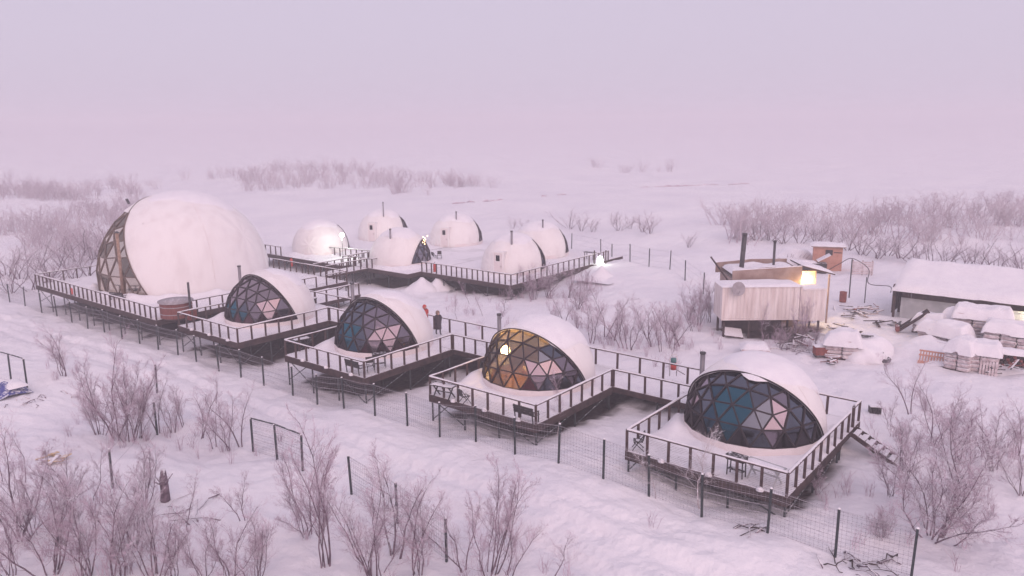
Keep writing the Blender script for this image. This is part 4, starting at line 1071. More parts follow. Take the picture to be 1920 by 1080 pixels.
t = thing('plywood_hut', 'tan plywood hut with snow-filled parapet roof behind the white cabin', 'hut', (-23.15, 53.75, 0), RZ)
MB().box(1.5, 2.9, -1.6, 6.85, 6.4, 3.0).build('wall', 'tan', t)
for a, b, h1, h2 in (((1.5, 2.88), (6.88, 2.88), 3.65, 3.95), ((1.1, 6.42), (6.9, 6.42), 3.7, 3.98)):
    q = MB(); d = .05
    q.add([(a[0], a[1] - d, 2.9), (b[0], b[1] - d, 2.9), (b[0], b[1] - d, h2), ((a[0] + b[0]) / 2, a[1] - d, (h1 + h2) / 2 + .13), (a[0], a[1] - d, h1),
           (a[0], a[1] + d, 2.9), (b[0], b[1] + d, 2.9), (b[0], b[1] + d, h2), ((a[0] + b[0]) / 2, a[1] + d, (h1 + h2) / 2 + .13), (a[0], a[1] + d, h1)],
          [(0, 1, 2, 3, 4), (9, 8, 7, 6, 5), (0, 5, 6, 1), (1, 6, 7, 2), (2, 7, 8, 3), (3, 8, 9, 4), (4, 9, 5, 0)]).build('parapet', 'tan', t)
MB().bar((6.92, 2.95, 3.3), (6.92, 6.35, 3.4), .06, .6).build('parapet', 'tan', t)
snow_slab(1.55, 6.88, 2.98, 6.36, 3.38, .42, 9).build('roof_snow', 'cap', t, True)
MB().bar((1.5, 2.86, 3.72), (6.86, 2.86, 4.02), .13, .05).build('coping_snow', 'cap', t)
cq = MB().tube([(2.55, 4.3, 2.6), (2.72, 4.3, 6.25)], [.19, .19], 14).build('chimney', 'darkpipe', t, True)
MB().tube([(2.72, 4.3, 6.252), (2.73, 4.3, 6.42)], [.22, .20], 14).build('cowl', 'darkpipe', cq, True)
cq = MB().tube([(5.3, 4.8, 3.2), (5.3, 4.8, 5.6)], [.10, .10], 10).build('flue', 'darkpipe', t, True)
MB().tube([(5.3, 4.8, 5.602), (5.3, 4.8, 5.74)], [.14, .14], 10).build('cowl', 'darkpipe', cq, True)
MB().box(6.89, 3.2, -.5, 8.1, 3.28, 3.55).build('porch_wall', 'porchwall', t)
MB().bar((8.1, 3.24, -.5), (8.1, 3.24, 3.55), .10, .10, (0, 1, 0)).build('porch_post', 'tan', t)
MB().bar((9.1, 3.0, -.8), (9.1, 3.0, 3.3), .11, .11, (0, 1, 0)).build('porch_post', 'tan', t)
MB().add([(6.9, 2.9, 3.95), (9.5, 2.9, 3.25), (9.5, 5.6, 3.25), (6.9, 5.6, 3.95), (6.9, 2.9, 4.05), (9.5, 2.9, 3.35), (9.5, 5.6, 3.35), (6.9, 5.6, 4.05)], [(3, 2, 1, 0), (4, 5, 6, 7), (0, 1, 5, 4), (1, 2, 6, 5), (2, 3, 7, 6), (3, 0, 4, 7)]).build('porch_roof', 'woodside', t)
snow_slab(6.92, 9.55, 2.85, 5.65, 4.06, .16, 13, 9, lambda X, Y: -(X - 6.92) * .2692).build('porch_snow', 'cap', t, True)
bl = ball(.09, (7.15, 2.85, 3.05)).build('porch_lamp', 'bulb', t, True)
lamp(t, (7.4, 2.75, 2.75), 160, (1, .68, .28), .1)
MB().bar((.2, 4.6, 4.5), (1.4, 2.8, 2.6), .09, .09).build('ladder_rail', 'woodside', t)

# long shed
t = thing('long_shed', 'long low shed under a thick sloping blanket of snow', 'shed', (-14.3, 66.0, -.6))
MB().box(.6, .7, -.3, 16, .8, 1.75).build('front_wall', 'greyboard', t)
MB().box(.62, .62, 1.62, 16, .69, 1.68).build('wall_trim', 'greyboard', t)
for i in range(34):
    x = .66 + i * .215; MB().box(x, .72 + .02 * (i % 2), 1.76, x + .2, .76 + .02 * (i % 2), 2.36).build('plank', 'woodside', t)
MB().box(.6, 4.6, -.3, 16, 4.7, 3.6).build('back_wall', 'woodside', t)
for y in (.55, 2.3, 4.4): MB().box(.05, y, -.3, .22, y + .16, 2.35 + y * .35).build('gable_post', 'woodside', t)
for i in range(9): MB().bar((.0, .5, .55 + i * .26), (.0, 4.6, .55 + i * .26), .04, .22).build('gable_board', 'woodside', t)
MB().add([(0, .2, 2.28), (16, .2, 2.28), (16, 5.0, 4.0), (0, 5.0, 4.0), (0, .2, 2.40), (16, .2, 2.40), (16, 5.0, 4.12), (0, 5.0, 4.12)], [(3, 2, 1, 0), (4, 5, 6, 7), (0, 1, 5, 4), (1, 2, 6, 5), (2, 3, 7, 6), (3, 0, 4, 7)]).build('roof', 'woodside', t)
snow_slab(-.06, 16, .08, 5.1, 2.39, .30, 17, 20, lambda X, Y: (Y - .2) * .3583).build('roof_snow', 'cap', t, True)
ball(.08, (9.3, .42, 2.0)).build('eave_lamp', 'bulb', t, True)
MB().bar((9.3, .7, 2.1), (9.3, .42, 2.12), .04, .04).build('lamp_bracket', 'dark', t)
lamp(t, (9.3, .25, 1.85), 60, (1, .86, .62), .08)

t = thing('outhouse', 'small salmon outhouse with a flat snowy roof behind the hut', 'outhouse', ((-24.28, 82.59, -0.32)[0], (-24.28, 82.59, -0.32)[1], -.3), math.radians(20))
MB().box(-1.4, 0, 0, 1.4, 2.0, 2.5).build('wall', 'orange', t)
MB().box(-.25, -.03, 1.65, .45, .01, 2.2).build('window', 'dark', t)
MB().box(.55, -.04, 1.9, 1.35, -.005, 1.98).build('shelf', 'dark', t)
MB().box(-1.7, -.4, 2.51, 1.7, 2.3, 2.6).build('roof', 'tan', t)
snow_slab(-1.75, 1.75, -.45, 2.35, 2.6, .16, 21, 8).build('roof_snow', 'cap', t, True)
t = thing('scrap_crate', 'dark crate under a tilted snowy sheet in front of the outhouse', 'crate', ((-25.00, 80.60, -0.32)[0], (-25.00, 80.60, -0.32)[1], -.35), math.radians(25))
MB().box(-1.5, -.4, 0, 1.2, .8, 1.1).build('box', 'dark', t)
for i in range(5): MB().box(-1.5, -.44, .08 + i * .21, 1.2, -.405, .24 + i * .21).build('board', 'dark', t)
snow_slab(-1.7, .3, -.5, .9, 1.12, .2, 23, 8).build('snow_top', 'cap', t, True)
MB().bar((.3, .2, 1.3), (1.5, .2, 2.0), 1.3, .06).build('sheet', 'cap', t)
t = thing('snow_heap', 'rounded heap of brush buried in snow beside the outhouse', 'heap', ((-28.29, 84.56, -0.30)[0], (-28.29, 84.56, -0.30)[1], -.3))
vs = []
bm = bmesh.new(); bmesh.ops.create_icosphere(bm, subdivisions=4, radius=1.0)
for v in bm.verts:
    k = 1 + .35 * (float(vnoise(v.co.x * 2.3 + 9, v.co.y * 2.3 + v.co.z * 2 + 9, 4)) - .5); v.co = Vector((v.co.x * 2.2 * k, v.co.y * 1.6 * k, max(-.3, v.co.z * 1.7 * k)))
me = bpy.data.meshes.new('heap'); bm.to_mesh(me); bm.free(); me.polygons.foreach_set('use_smooth', [True] * len(me.polygons))
put('snow', me, 'cap', t)
for i in range(14):
    a = RNG.uniform(0, 6.28); MB().tube([(1.5 * math.cos(a), 1.1 * math.sin(a), .5), (2.3 * math.cos(a + .2), 1.7 * math.sin(a + .2), RNG.uniform(.6, 1.6))], [.03, .012], 4).build('branch', 'bark', t)

# cable posts
t = thing('cable_line', 'dark cable looping between thin posts from the outhouse to the shed', 'cable', (0, 0, 0))
a, b = (-18.97, 71.67, -0.38), (-17.29, 70.26, -0.38)
MB().tube([(a[0], a[1], a[2] - .3), (a[0], a[1], a[2] + 3.4)], [.06, .05], 7).build('post', 'steel', t, True)
MB().tube([(b[0], b[1], b[2] - .3), (b[0], b[1], b[2] + 2.2)], [.045, .04], 7).build('post', 'steel', t, True)
q = [Vector((a[0] - 2.2, a[1] - .6, 1.6)), Vector((a[0] - 1.0, a[1] - .2, 2.5)), Vector((a[0], a[1], a[2] + 3.45)), Vector((a[0] + 1.3, a[1] + .5, 2.2)), Vector((b[0] + .1, b[1] + .4, 1.2)), Vector((b[0] + 1.6, b[1] + 1.2, 1.0)), Vector((-14.4, 66.2, 1.55))]
def smooth(q, n=6):
    out = []
    for i in range(len(q) - 1):
        a_, b_, c_, d_ = q[max(i - 1, 0)], q[i], q[i + 1], q[min(i + 2, len(q) - 1)]
        for k in range(n):
            u = k / n; out.append(.5 * ((2 * b_) + (c_ - a_) * u + (2 * a_ - 5 * b_ + 4 * c_ - d_) * u * u + (3 * b_ - a_ - 3 * c_ + d_) * u ** 3))
    return out + [q[-1]]
q = smooth(q)
MB().tube(q, [.035] * len(q), 6).build('cable', 'darkpipe', t, True)

def obox(parent, name, m, x0, y0, z0, x1, y1, z1, bev=.0):
    me = MB().box(x0, y0, z0, x1, y1, z1).mesh(name)
    if bev: rounded(me, bev)
    return put(name, me, m, parent)
# barrel
p = (-18.82, 69.25, -0.40)
t = thing('barrel', 'rusty open barrel standing near the porch', 'barrel', p)
MB().lathe([(.28, 0), (.30, .3), (.29, .31), (.30, .6), (.29, .61), (.30, .9), (.27, .9), (.26, .75), (0, .75)], 18).build('drum', 'rust', t, True)
snow_slab(-.18, .18, -.18, .18, .76, .1, 2, 5).build('snow', 'cap', t, True)
# letter board
p = (-20.55, 81.61, -0.24)
t = thing('pallet_board', 'pale pallet board propped on the snow beyond the cable', 'board', (p[0], p[1], p[2] - .1), math.radians(25))
for i in range(7): obox(t, 'slat', 'sack', -1.0, -.03, .25 + i * .19, 1.0, .03, .39 + i * .19)
for s in (-.9, 0, .9): obox(t, 'batten', 'tan', s - .05, .035, 0, s + .05, .1, 1.65)

# ------------------------------------------------------------------ stacks, scrap and furniture in the yard
def stack(label, p, rz, w, d, layers, lh=.26, cols=3, m='sack', group='snow-covered stacks of sacks in the yard'):
    t = thing('sack_stack', label, 'stack', (p[0], p[1], gz(p[0], p[1]) - .1), rz, group)
    for i in range(layers):
        for j in range(cols):
            sh = RNG.uniform(-.12, .12); x0 = -w / 2 + j * w / cols
            if i == layers - 1 and RNG.random() < .3: continue
            me = MB().box(x0 + .02, -d / 2 + sh, .12 + i * lh, x0 + w / cols - .03, d / 2 + sh * .5, .12 + i * lh + lh * .93).mesh('sack'); rounded(me, .11, 3); [setattr(v, 'co', v.co + Vector((RNG.gauss(0, .02), RNG.gauss(0, .02), RNG.gauss(0, .012)))) for v in me.vertices]; me.polygons.foreach_set('use_smooth', [True] * len(me.polygons))
            put('sack', me, m, t)
    for s in (-1, 0, 1): obox(t, 'pallet_runner', 'woodside', -w / 2, s * d * .42 - .05, 0, w / 2, s * d * .42 + .05, .12)
    snow_slab(-w / 2 - .16, w / 2 + .16, -d / 2 - .2, d / 2 + .16, .12 + layers * lh - .42, .85, RNG.randint(1, 90), 22).build('snow_top', 'cap', t, True)
    return t
stack('tallest stack of pink-white sacks before the shed wall', (-7.61, 63.61, -0.43), math.radians(8), 3.6, 1.6, 7)
stack('second stack of sacks, left beside the tallest one', (-9.12, 63.87, -0.45), math.radians(-10), 1.7, 1.5, 6, cols=2)
stack('long low stack of sacks in the middle of the yard heap', (-9.54, 61.43, -0.66), math.radians(-18), 3.2, 1.6, 4)
stack('stack of sacks with a pallet leaning on it', (-6.55, 56.53, -0.82), math.radians(5), 2.0, 1.6, 6, cols=2)
stack('leaning stack of sacks left of the pallet', (-7.62, 56.00, -0.82), math.radians(-12), 1.6, 1.5, 6, cols=2)
stack('widest stack of sacks at the shed end of the heap', (-5.72, 62.22, -0.49), math.radians(3), 3.0, 1.6, 6)
stack('low stack of sacks closest to the slanted chute', (-10.82, 63.54, -0.54), math.radians(-14), 2.2, 1.5, 4, cols=2)
stack('sack stack half buried under snow near the rusty box', (-14.46, 54.02, -0.80), math.radians(15), 2.2, 1.7, 5, cols=2)
t = thing('snow_drift', 'broad lumpy drift burying the feet of the sack stacks', 'snow drift', ((-7.93, 58.82, -0.77)[0], (-7.93, 58.82, -0.77)[1], 0))
X, Y = np.meshgrid(np.linspace(-4.6, 4.6, 60), np.linspace(-3.2, 3.6, 46))
E_ = 1 - np.clip((X / 4.6) ** 2 + (Y / 3.4) ** 2, 0, 1)
Z = ground_z(X + t.location.x, Y + t.location.y) - .08 + E_ ** .7 * (.30 + 1.05 * vnoise(X * .75 + 3, Y * .75, 51) + .25 * vnoise(X * 2.2, Y * 2.2, 52))
idx = np.arange(X.size).reshape(X.shape); fs = np.stack([idx[:-1, :-1], idx[:-1, 1:], idx[1:, 1:], idx[1:, :-1]], -1).reshape(-1, 4)
MB().add(np.stack([X, Y, Z], -1).reshape(-1, 3).tolist(), fs.tolist()).build('snow', 'cap', t, True)
p = (-5.98, 55.50, -0.83)
t = thing('leaning_pallet', 'pale wooden pallet leaning against a sack stack', 'pallet', (p[0], p[1], p[2] - .05), math.radians(4)); t.rotation_euler = (math.radians(-14), 0, math.radians(4))
for i in range(6): obox(t, 'slat', 'sack', -.5 + i * .17, -.02, 0, -.38 + i * .17, .02, 1.35)
for z in (.1, .65, 1.2): obox(t, 'batten', 'sack', -.52, .022, z, .54, .1, z + .1)
p = (-5.10, 57.79, -0.79)
t = thing('log_pile', 'pile of split logs capped with snow at the far right', 'logs', (p[0], p[1], p[2] - .05), math.radians(10))
for i in range(5):
    for j in range(9 - (i % 2)):
        r = RNG.uniform(.09, .12); x = -1.0 + j * .24 + .12 * (i % 2); z = .1 + i * .2
        MB().tube([(x, -.5, z), (x, .5 + RNG.uniform(-.1, .1), z)], [r, r], 7).build('log', 'woodside' if (i + j) % 3 else 'rust', t, True)
snow_slab(-1.25, 1.3, -.55, .65, 1.05, .3, 8, 9).build('snow_top', 'cap', t, True)
def branches(label, p, n, L, ms, spread=.9, name='fallen_branches', cat='branches'):
    t = thing(name, label, cat, (p[0], p[1], gz(p[0], p[1])))
    for i in range(n):
        a = RNG.uniform(0, 6.28); c = Vector((RNG.gauss(0, spread * .5), RNG.gauss(0, spread * .5), 0)); c.z = gz(p[0] + c.x, p[1] + c.y) - t.location.z; l = L * RNG.uniform(.4, 1); pts = []
        for q in range(5):
            u = q / 4; pts.append(c + Vector((math.cos(a) * l * (u - .5) + RNG.gauss(0, .05), math.sin(a) * l * (u - .5) + RNG.gauss(0, .05), -.05 + .22 * math.sin(u * 3.1) * RNG.uniform(.5, 1.3))))
        r = RNG.uniform(.018, .045); MB().tube(pts, [r, r * .9, r * .75, r * .55, r * .3], 5).build('branch', ms[i % len(ms)], t, True)
    return t
def planks(label, p, n, L, ms, name='plank_heap', cat='planks', spread=.8, up=.25, group=None, w=.16):
    t = thing(name, label, cat, (p[0], p[1], gz(p[0], p[1])), 0, group)
    for i in range(n):
        a = RNG.uniform(0, 3.14); x, y = RNG.gauss(0, spread * .45), RNG.gauss(0, spread * .45); l = L * RNG.uniform(.5, 1); z = .03 + RNG.random() * up
        d = Vector((math.cos(a) * l / 2, math.sin(a) * l / 2, RNG.uniform(-.12, .12) * l))
        c = Vector((x, y, z)); o = MB().bar(c - d, c + d, w * RNG.uniform(.6, 1.2), .045).build('plank', ms[i % len(ms)], t)
        if RNG.random() < .55: MB().bar(c - d * .8 + Vector((0, 0, .05)), c + d * .8 + Vector((0, 0, .05)), w * .8, .05).build('plank_snow', 'cap', o)
    return t
planks('scatter of boards lying in the lamp light beside the porch', (-17.05, 66.04, -0.42), 14, 1.6, ('woodside', 'wood', 'tan'), spread=2.2)
planks('boards and sheets heaped beside the trampled patch', (-16.18, 66.66, -0.41), 10, 1.5, ('rust', 'woodside'), spread=1.2, up=.5)
planks('snowy boards thrown in front of the sack stack near the porch', (-15.64, 59.66, -0.81), 14, 2.0, ('woodside', 'greyboard', 'wood'), spread=1.8, up=.7)
planks('dark scrap timber lying by the shed corner', (-13.63, 64.49, -0.51), 8, 2.0, ('woodside', 'dark'), spread=1.2, up=.35)
planks('broken trestle frames lying in front of the sack stacks', (-5.87, 55.97, -0.83), 7, 1.1, ('dark', 'greyboard'), spread=.7, up=.5, w=.1)
planks('tangle of broken frames at the right edge of the yard', (-4.62, 56.89, -0.82), 10, 1.5, ('rust', 'greyboard', 'dark'), spread=.9, up=.7, w=.1)
planks('boards heaped under the cabin annex', (-17.44, 54.44, -0.82), 9, 1.4, ('woodside', 'rust'), spread=1.2, up=1.0, w=.14)
branches('frosted branches heaped under the cabin annex', (-17.45, 53.94, -0.82), 40, 1.9, ('whitebark', 'bark', 'whitebark'), 1.0, 'brush_heap', 'heap')
planks('yellow offcuts lying alone on the left foreground snow', (-42.32, 14.21, -1.63), 9, .9, ('yellow', 'yellow', 'tan'), spread=.8, up=.12, w=.2)
branches('frosted sticks strewn above the yellow offcuts', (-52.28, 17.73, -1.61), 14, .9, ('bark', 'whitebark'), 1.8)
branches('fallen branchy log lying by the foreground stump', (-31.20, 15.50, -1.79), 12, 2.8, ('bark', 'bark', 'whitebark'), 1.2, 'fallen_log', 'log')
branches('dark timbers poking out of the snow bank beside the mesh fence', (-10.24, 28.30, -0.91), 5, 2.2, ('bark', 'woodside'), .7)
branches('dark branches lying along the fence foot at the bottom of the picture', (-6.23, 28.45, -1.02), 26, 1.3, ('bark', 'woodside', 'bark'), 1.3)
p = (-33.09, 15.64, -1.68)
t = thing('tree_stump', 'dark broken stump leaning out of the foreground snow', 'stump', (p[0], p[1], gz(p[0], p[1])))
MB().tube([(0, 0, -.2), (.05, 0, .5), (-.08, .05, 1.0), (-.12, .1, 1.45)], [.24, .19, .18, .10], 9).build('bole', 'bark', t, True)
for i in range(4): a = i * 1.7; MB().tube([(-.05, 0, .7), (.5 * math.cos(a), .5 * math.sin(a), 1.1)], [.06, .02], 5).build('stub', 'bark', t)
# rusty box
p = (-15.33, 53.37, -0.80)
t = thing('rusty_box', 'rusty red box with a snow-topped lid in the yard', 'box', (p[0], p[1], p[2]), math.radians(36))
obox(t, 'body', 'rust', -.8, -.35, .15, .8, .35, .75, .02); snow_slab(-.85, .85, -.4, .4, .752, .1, 3, 8).build('lid_snow', 'cap', t, True)
for s in (-.7, .7): obox(t, 'foot', 'dark', s - .06, -.3, 0, s + .06, .3, .148)
p = (-14.65, 52.08, -0.81)
planks('rusty iron scrap showing through snow below the rusty box', p, 8, .9, ('rust', 'dark'), spread=.7, up=.3, w=.1, cat='scrap', name='scrap_iron')
# slab leaning and cart
p = (-22.65, 54.81, -0.99)
t = thing('timber_sheet', 'tilted snowy sheet leaning at the cabin post', 'sheet', (p[0], p[1], p[2] + .35), RZ); t.rotation_euler = (math.radians(28), math.radians(8), RZ)
obox(t, 'board', 'wood', -.75, -.5, -.03, .75, .5, .03); obox(t, 'board_snow', 'cap', -.7, -.46, .031, .72, .48, .09, .02)
p = (-19.29, 50.75, -0.89)
t = thing('snowy_cart', 'flat wooden cart buried in snow in front of the cabin', 'cart', (p[0], p[1], p[2]), RZ - .2)
obox(t, 'bed', 'wood', -.9, -.5, .42, .9, 1.3, .52)
for x in (-.8, .8):
    for y in (-.4, 1.2): obox(t, 'leg', 'woodside', x - .04, y - .04, -.1, x + .04, y + .04, .419)
snow_slab(-.98, .98, -.55, 1.4, .52, .36, 14, 9).build('snow_top', 'cap', t, True)
obox(t, 'rim', 'sack', -.92, -.56, .4, .92, -.505, .6)
# leaning dark slab, tyre, salmon lattice, toboggan chute, crate
p = (-13.58, 54.37, -0.80)
t = thing('upright_plate', 'dark upright slab sticking out of the snow heap', 'slab', (p[0], p[1], p[2] - .1), RZ); t.rotation_euler = (math.radians(-12), 0, RZ)
obox(t, 'plate', 'steel', -.35, -.03, 0, .28, .03, 1.1, .01); obox(t, 'post', 'cap', .3, -.05, 0, .42, .05, 1.2); obox(t, 'post', 'dark', .43, -.05, 0, .5, .05, 1.15)
t = thing('snow_pile', 'big smooth snow pile beside the dark slab', 'snow pile', ((-13.40, 55.77, -0.80)[0], (-13.40, 55.77, -0.80)[1], (-13.40, 55.77, -0.80)[2]))
bm = bmesh.new(); bmesh.ops.create_icosphere(bm, subdivisions=4, radius=1.0)
for v in bm.verts:
    k = 1 + .3 * (float(vnoise(v.co.x * 1.8 + 19, v.co.y * 1.8 + v.co.z + 9, 14)) - .5); v.co = Vector((v.co.x * 1.7 * k, v.co.y * 2.3 * k, max(-.3, v.co.z * 1.35 * k)))
me = bpy.data.meshes.new('pile'); bm.to_mesh(me); bm.free(); me.polygons.foreach_set('use_smooth', [True] * len(me.polygons)); put('snow', me, 'cap', t)
for i in range(3): MB().bar((-.9 + i * .1, -.9 + i * .25, 1.25 + i * .03), (.3 + i * .1, -.7 + i * .25, 1.35), .09, .05).build('slat', 'dark', t)
p = (-12.02, 54.65, -0.81)
t = thing('old_tyre', 'single dark tyre lying half filled with snow', 'tyre', (p[0], p[1], p[2] + .1))
MB().lathe([(.42 + .13 * math.cos(a), .13 * math.sin(a)) for a in [2 * math.pi * i / 10 for i in range(11)]], 22).build('tread', 'tyre', t, True)
MB().lathe([(0, .12), (.2, .1), (.36, .03)], 16).build('snow_fill', 'cap', t, True)
MB().tube([(0, 0, .05), (.03, 0, .5)], [.025, .02], 6).build('stick', 'dark', t)
p = (-8.85, 55.91, -0.81)
t = thing('lattice_barrier', 'salmon-red lattice barrier lying on the snow', 'barrier', (p[0], p[1], p[2]), math.radians(3)); t.rotation_euler = (math.radians(-28), 0, math.radians(3))
L = 2.5
for z in (.05, .5, .8): obox(t, 'rail', 'orange', -L / 2, -.03, z - .05, L / 2, .03, z + .05)
for i in range(15): obox(t, 'slat', 'orange', -L / 2 + .06 + i * .17, .032, .02, -L / 2 + .13 + i * .17, .06, .84)
obox(t, 'skirt_board', 'orange', -L / 2, -.07, -.25, L / 2, -.035, -.02)
p = (-11.91, 63.03, -0.60)
t = thing('snow_chute', 'dark slanted chute with a red end before the shed', 'chute', (p[0], p[1], p[2]), math.radians(20))
for y in (-.3, .3): MB().bar((-1.0, y, .1), (.9, y, 1.7), .05, .2).build('side_rail', 'woodside', t)
MB().bar((-.95, 0, .12), (.85, 0, 1.66), .54, .04).build('slide', 'dark', t)
for i in range(7): MB().bar((-.7 + i * .24, -.3, .36 + i * .2), (-.7 + i * .24, .3, .36 + i * .2), .05, .05).build('rung', 'dark', t)
obox(t, 'foot', 'rust', -1.2, -.35, 0, -.98, .35, .4); MB().bar((.85, 0, 0), (.85, 0, 1.6), .09, .09, (0, 1, 0)).build('strut', 'woodside', t)
p = (-9.74, 59.95, -0.75)
t = thing('low_bench', 'low snowy plank bench in front of the long stack', 'bench', (p[0], p[1], p[2]), math.radians(-15))
obox(t, 'seat', 'wood', -.9, -.18, .38, .9, .18, .45); obox(t, 'seat_snow', 'cap', -.88, -.17, .452, .88, .17, .55, .03)
for s in (-.75, .75): obox(t, 'leg', 'rust', s - .05, -.15, 0, s + .05, .15, .379)
p = (-9.96, 44.69, -0.99)
t = thing('slatted_crate', 'small dark slatted crate alone on the snow beyond the stair', 'crate', (p[0], p[1], p[2]), math.radians(30))
for i in range(5): obox(t, 'slat', 'dark', -.3 + i * .125, -.22, 0, -.22 + i * .125, .22, .38)
obox(t, 'snow_top', 'cap', -.3, -.2, .383, .3, .2, .44, .02)
p = (-54.92, 16.60, -1.51)
t = thing('blue_tarp', 'blue tarpaulin half buried in snow at the left edge', 'tarpaulin', (p[0], p[1], p[2]))
X, Y = np.meshgrid(np.linspace(-1.6, 1.4, 24), np.linspace(-1.1, 1.1, 18)); Z = .75 * np.exp(-(X ** 2 / 1.2 + Y ** 2 / .5)) + .18 * vnoise(X * 2.5 + 5, Y * 2.5 + 5, 3) - .1
idx = np.arange(X.size).reshape(X.shape); fs = np.stack([idx[:-1, :-1], idx[:-1, 1:], idx[1:, 1:], idx[1:, :-1]], -1).reshape(-1, 4)
MB().add(np.stack([X, Y, Z], -1).reshape(-1, 3).tolist(), fs.tolist()).build('sheet', 'blue', t, True)
snow_slab(-.5, 1.2, -.2, 1.0, .45, .3, 5, 8).build('snow_patch', 'cap', t, True)

for lab, q, w, h in (('pointed shovelled snow mound under the far deck railing', (-55.10, 56.43, -1.60), 1.7, 1.5), ('broader shovelled snow mound beside the pointed one', (-56.07, 55.08, -1.60), 2.0, 1.35), ('snow mound below the glowing entrance arch', (-41.13, 65.62, -0.26), 1.6, 1.3)):
    t = thing('snow_mound', lab, 'snow mound', (q[0], q[1], gz(q[0], q[1])))
    X, Y = np.meshgrid(np.linspace(-w * 1.4, w * 1.4, 30), np.linspace(-w * 1.4, w * 1.4, 30)); rr = np.hypot(X, Y) / w
    Z = -.12 + h * np.clip(1 - rr * (.85 + .3 * vnoise(X * 1.3 + h * 9, Y * 1.3, 61)), 0, 1) ** 1.15 + .12 * vnoise(X * 2.4, Y * 2.4 + h, 62) * (rr < 1.1)
    idx = np.arange(X.size).reshape(X.shape); fs = np.stack([idx[:-1, :-1], idx[:-1, 1:], idx[1:, 1:], idx[1:, :-1]], -1).reshape(-1, 4)
    MB().add(np.stack([X, Y, Z], -1).reshape(-1, 3).tolist(), fs.tolist()).build('snow', 'cap', t, True)
# ------------------------------------------------------------------ furniture on the decks
p = (-59.12, 29.29, 0.00)
t = thing('hot_tub', 'red-brown stave hot tub with grey lid at the giant deck corner', 'hot tub', (p[0] + .1, p[1] + 1.15, 0))
for i in range(40):
    a = 2 * math.pi * i / 40; c, s = math.cos(a), math.sin(a); r = 1.22; w = math.pi * r / 40 * .95
    q = MB(); vs = []
    for z in (.12, 1.32):
        for (rr, ww) in ((r, -w), (r, w), (r - .05, w), (r - .05, -w)): vs.append((rr * c - ww * s, rr * s + ww * c, z))
    q.add(vs, [(3, 2, 1, 0), (4, 5, 6, 7), (0, 1, 5, 4), (1, 2, 6, 5), (2, 3, 7, 6), (3, 0, 4, 7)]).build('stave', 'tubwood', t)
for z in (.45, 1.02): MB().lathe([(1.225, z - .03), (1.24, z - .03), (1.24, z + .03), (1.225, z + .03)], 40).build('hoop', 'lid', t)
MB().lathe([(1.34, 1.33), (1.34, 1.42), (0, 1.47)], 40).build('lid', 'lid', t, True)
MB().lathe([(1.1, .0), (1.1, .119)], 24).build('plinth', 'woodside', t)
ch = MB().tube([(1.55, .35, .0), (1.55, .35, 3.0)], [.09, .09], 10).build('flue', 'darkpipe', t, True)
obox(t, 'stove_box', 'rust', 1.3, .05, .0, 1.95, .65, .8, .03)
def bench(label, x, y, rz, w=1.3, m='dark'):
    t = thing('garden_bench', label, 'bench', (x, y, .03), rz)
    for i in range(4): obox(t, 'seat_slat', m, -w / 2, -.24 + i * .125, .42, w / 2, -.14 + i * .125, .455)
    for i in range(3): MB().bar((-w / 2, .28 + i * .03, .55 + i * .14), (w / 2, .28 + i * .03, .55 + i * .14), .03, .11, (0, -.2, 1)).build('back_slat', m, t)
    for s in (-w / 2 + .08, w / 2 - .08):
        MB().bar((s, -.22, 0), (s, -.22, .6), .05, .05, (0, 1, 0)).build('leg', m, t); MB().bar((s, .24, 0), (s, .36, .9), .05, .05, (1, 0, 0)).build('leg', m, t)
        MB().bar((s, -.26, .61), (s, .3, .61), .06, .03).build('armrest', m, t)
    snow_slab(-w / 2, w / 2, -.24, .22, .458, .05, 6, 5).build('seat_snow', 'cap', t, True)
def xtable(label, x, y, rz, w=1.5, m='dark', cat='table'):
    t = thing('trestle_table', label, cat, (x, y, .03), rz)
    for i in range(4): obox(t, 'top_board', m, -w / 2, -.32 + i * .165, .70, w / 2, -.17 + i * .165, .74)
    for s in (-w / 2 + .25, w / 2 - .25):
        MB().bar((s, -.3, 0), (s, .3, .70), .05, .06, (1, 0, 0)).build('leg', m, t); MB().bar((s + .055, .3, 0), (s + .055, -.3, .70), .05, .06, (1, 0, 0)).build('leg', m, t)
    MB().bar((-w / 2 + .25, 0, .34), (w / 2 - .25, 0, .34), .05, .05).build('stretcher', m, t)
    snow_slab(-w / 2, w / 2, -.32, .3, .742, .06, 7, 5).build('top_snow', 'cap', t, True)
def grill(label, x, y, rz, m='dark'):
    t = thing('charcoal_grill', label, 'grill', (x, y, .03), rz)
    obox(t, 'tray', m, -.42, -.2, .72, .42, .2, .92, .015); obox(t, 'lid', m, -.43, -.21, .923, .43, .21, .96)
    for sx in (-.36, .36):
        for sy in (-.15, .15): MB().bar((sx, sy, 0), (sx * .95, sy, .72), .04, .04, (0, 1, 0)).build('leg', m, t)
    MB().bar((-.36, 0, .28), (.36, 0, .28), .26, .02).build('shelf', m, t)
def chair(label, x, y, rz, m='dark', folded=False):
    t = thing('folding_chair', label, 'chair', (x, y, .03), rz)
    obox(t, 'seat', m, -.23, -.22, .42, .23, .22, .45); MB().bar((0, .24, .5), (0, .32, .88), .46, .03, (0, -1, .2)).build('backrest', m, t)
    for s in (-.22, .22):
        MB().bar((s, -.26, 0), (s, .32, .88), .03, .03, (1, 0, 0)).build('leg', m, t); MB().bar((s + .035, .28, 0), (s + .035, -.2, .44), .03, .03, (1, 0, 0)).build('leg', m, t)
    snow_slab(-.22, .22, -.2, .2, .452, .05, 9, 4).build('seat_snow', 'cap', t, True)
bench('dark garden bench in the corner of the deck with the lit dome', *(-23.11, 29.89, 0.00)[:2], math.pi)
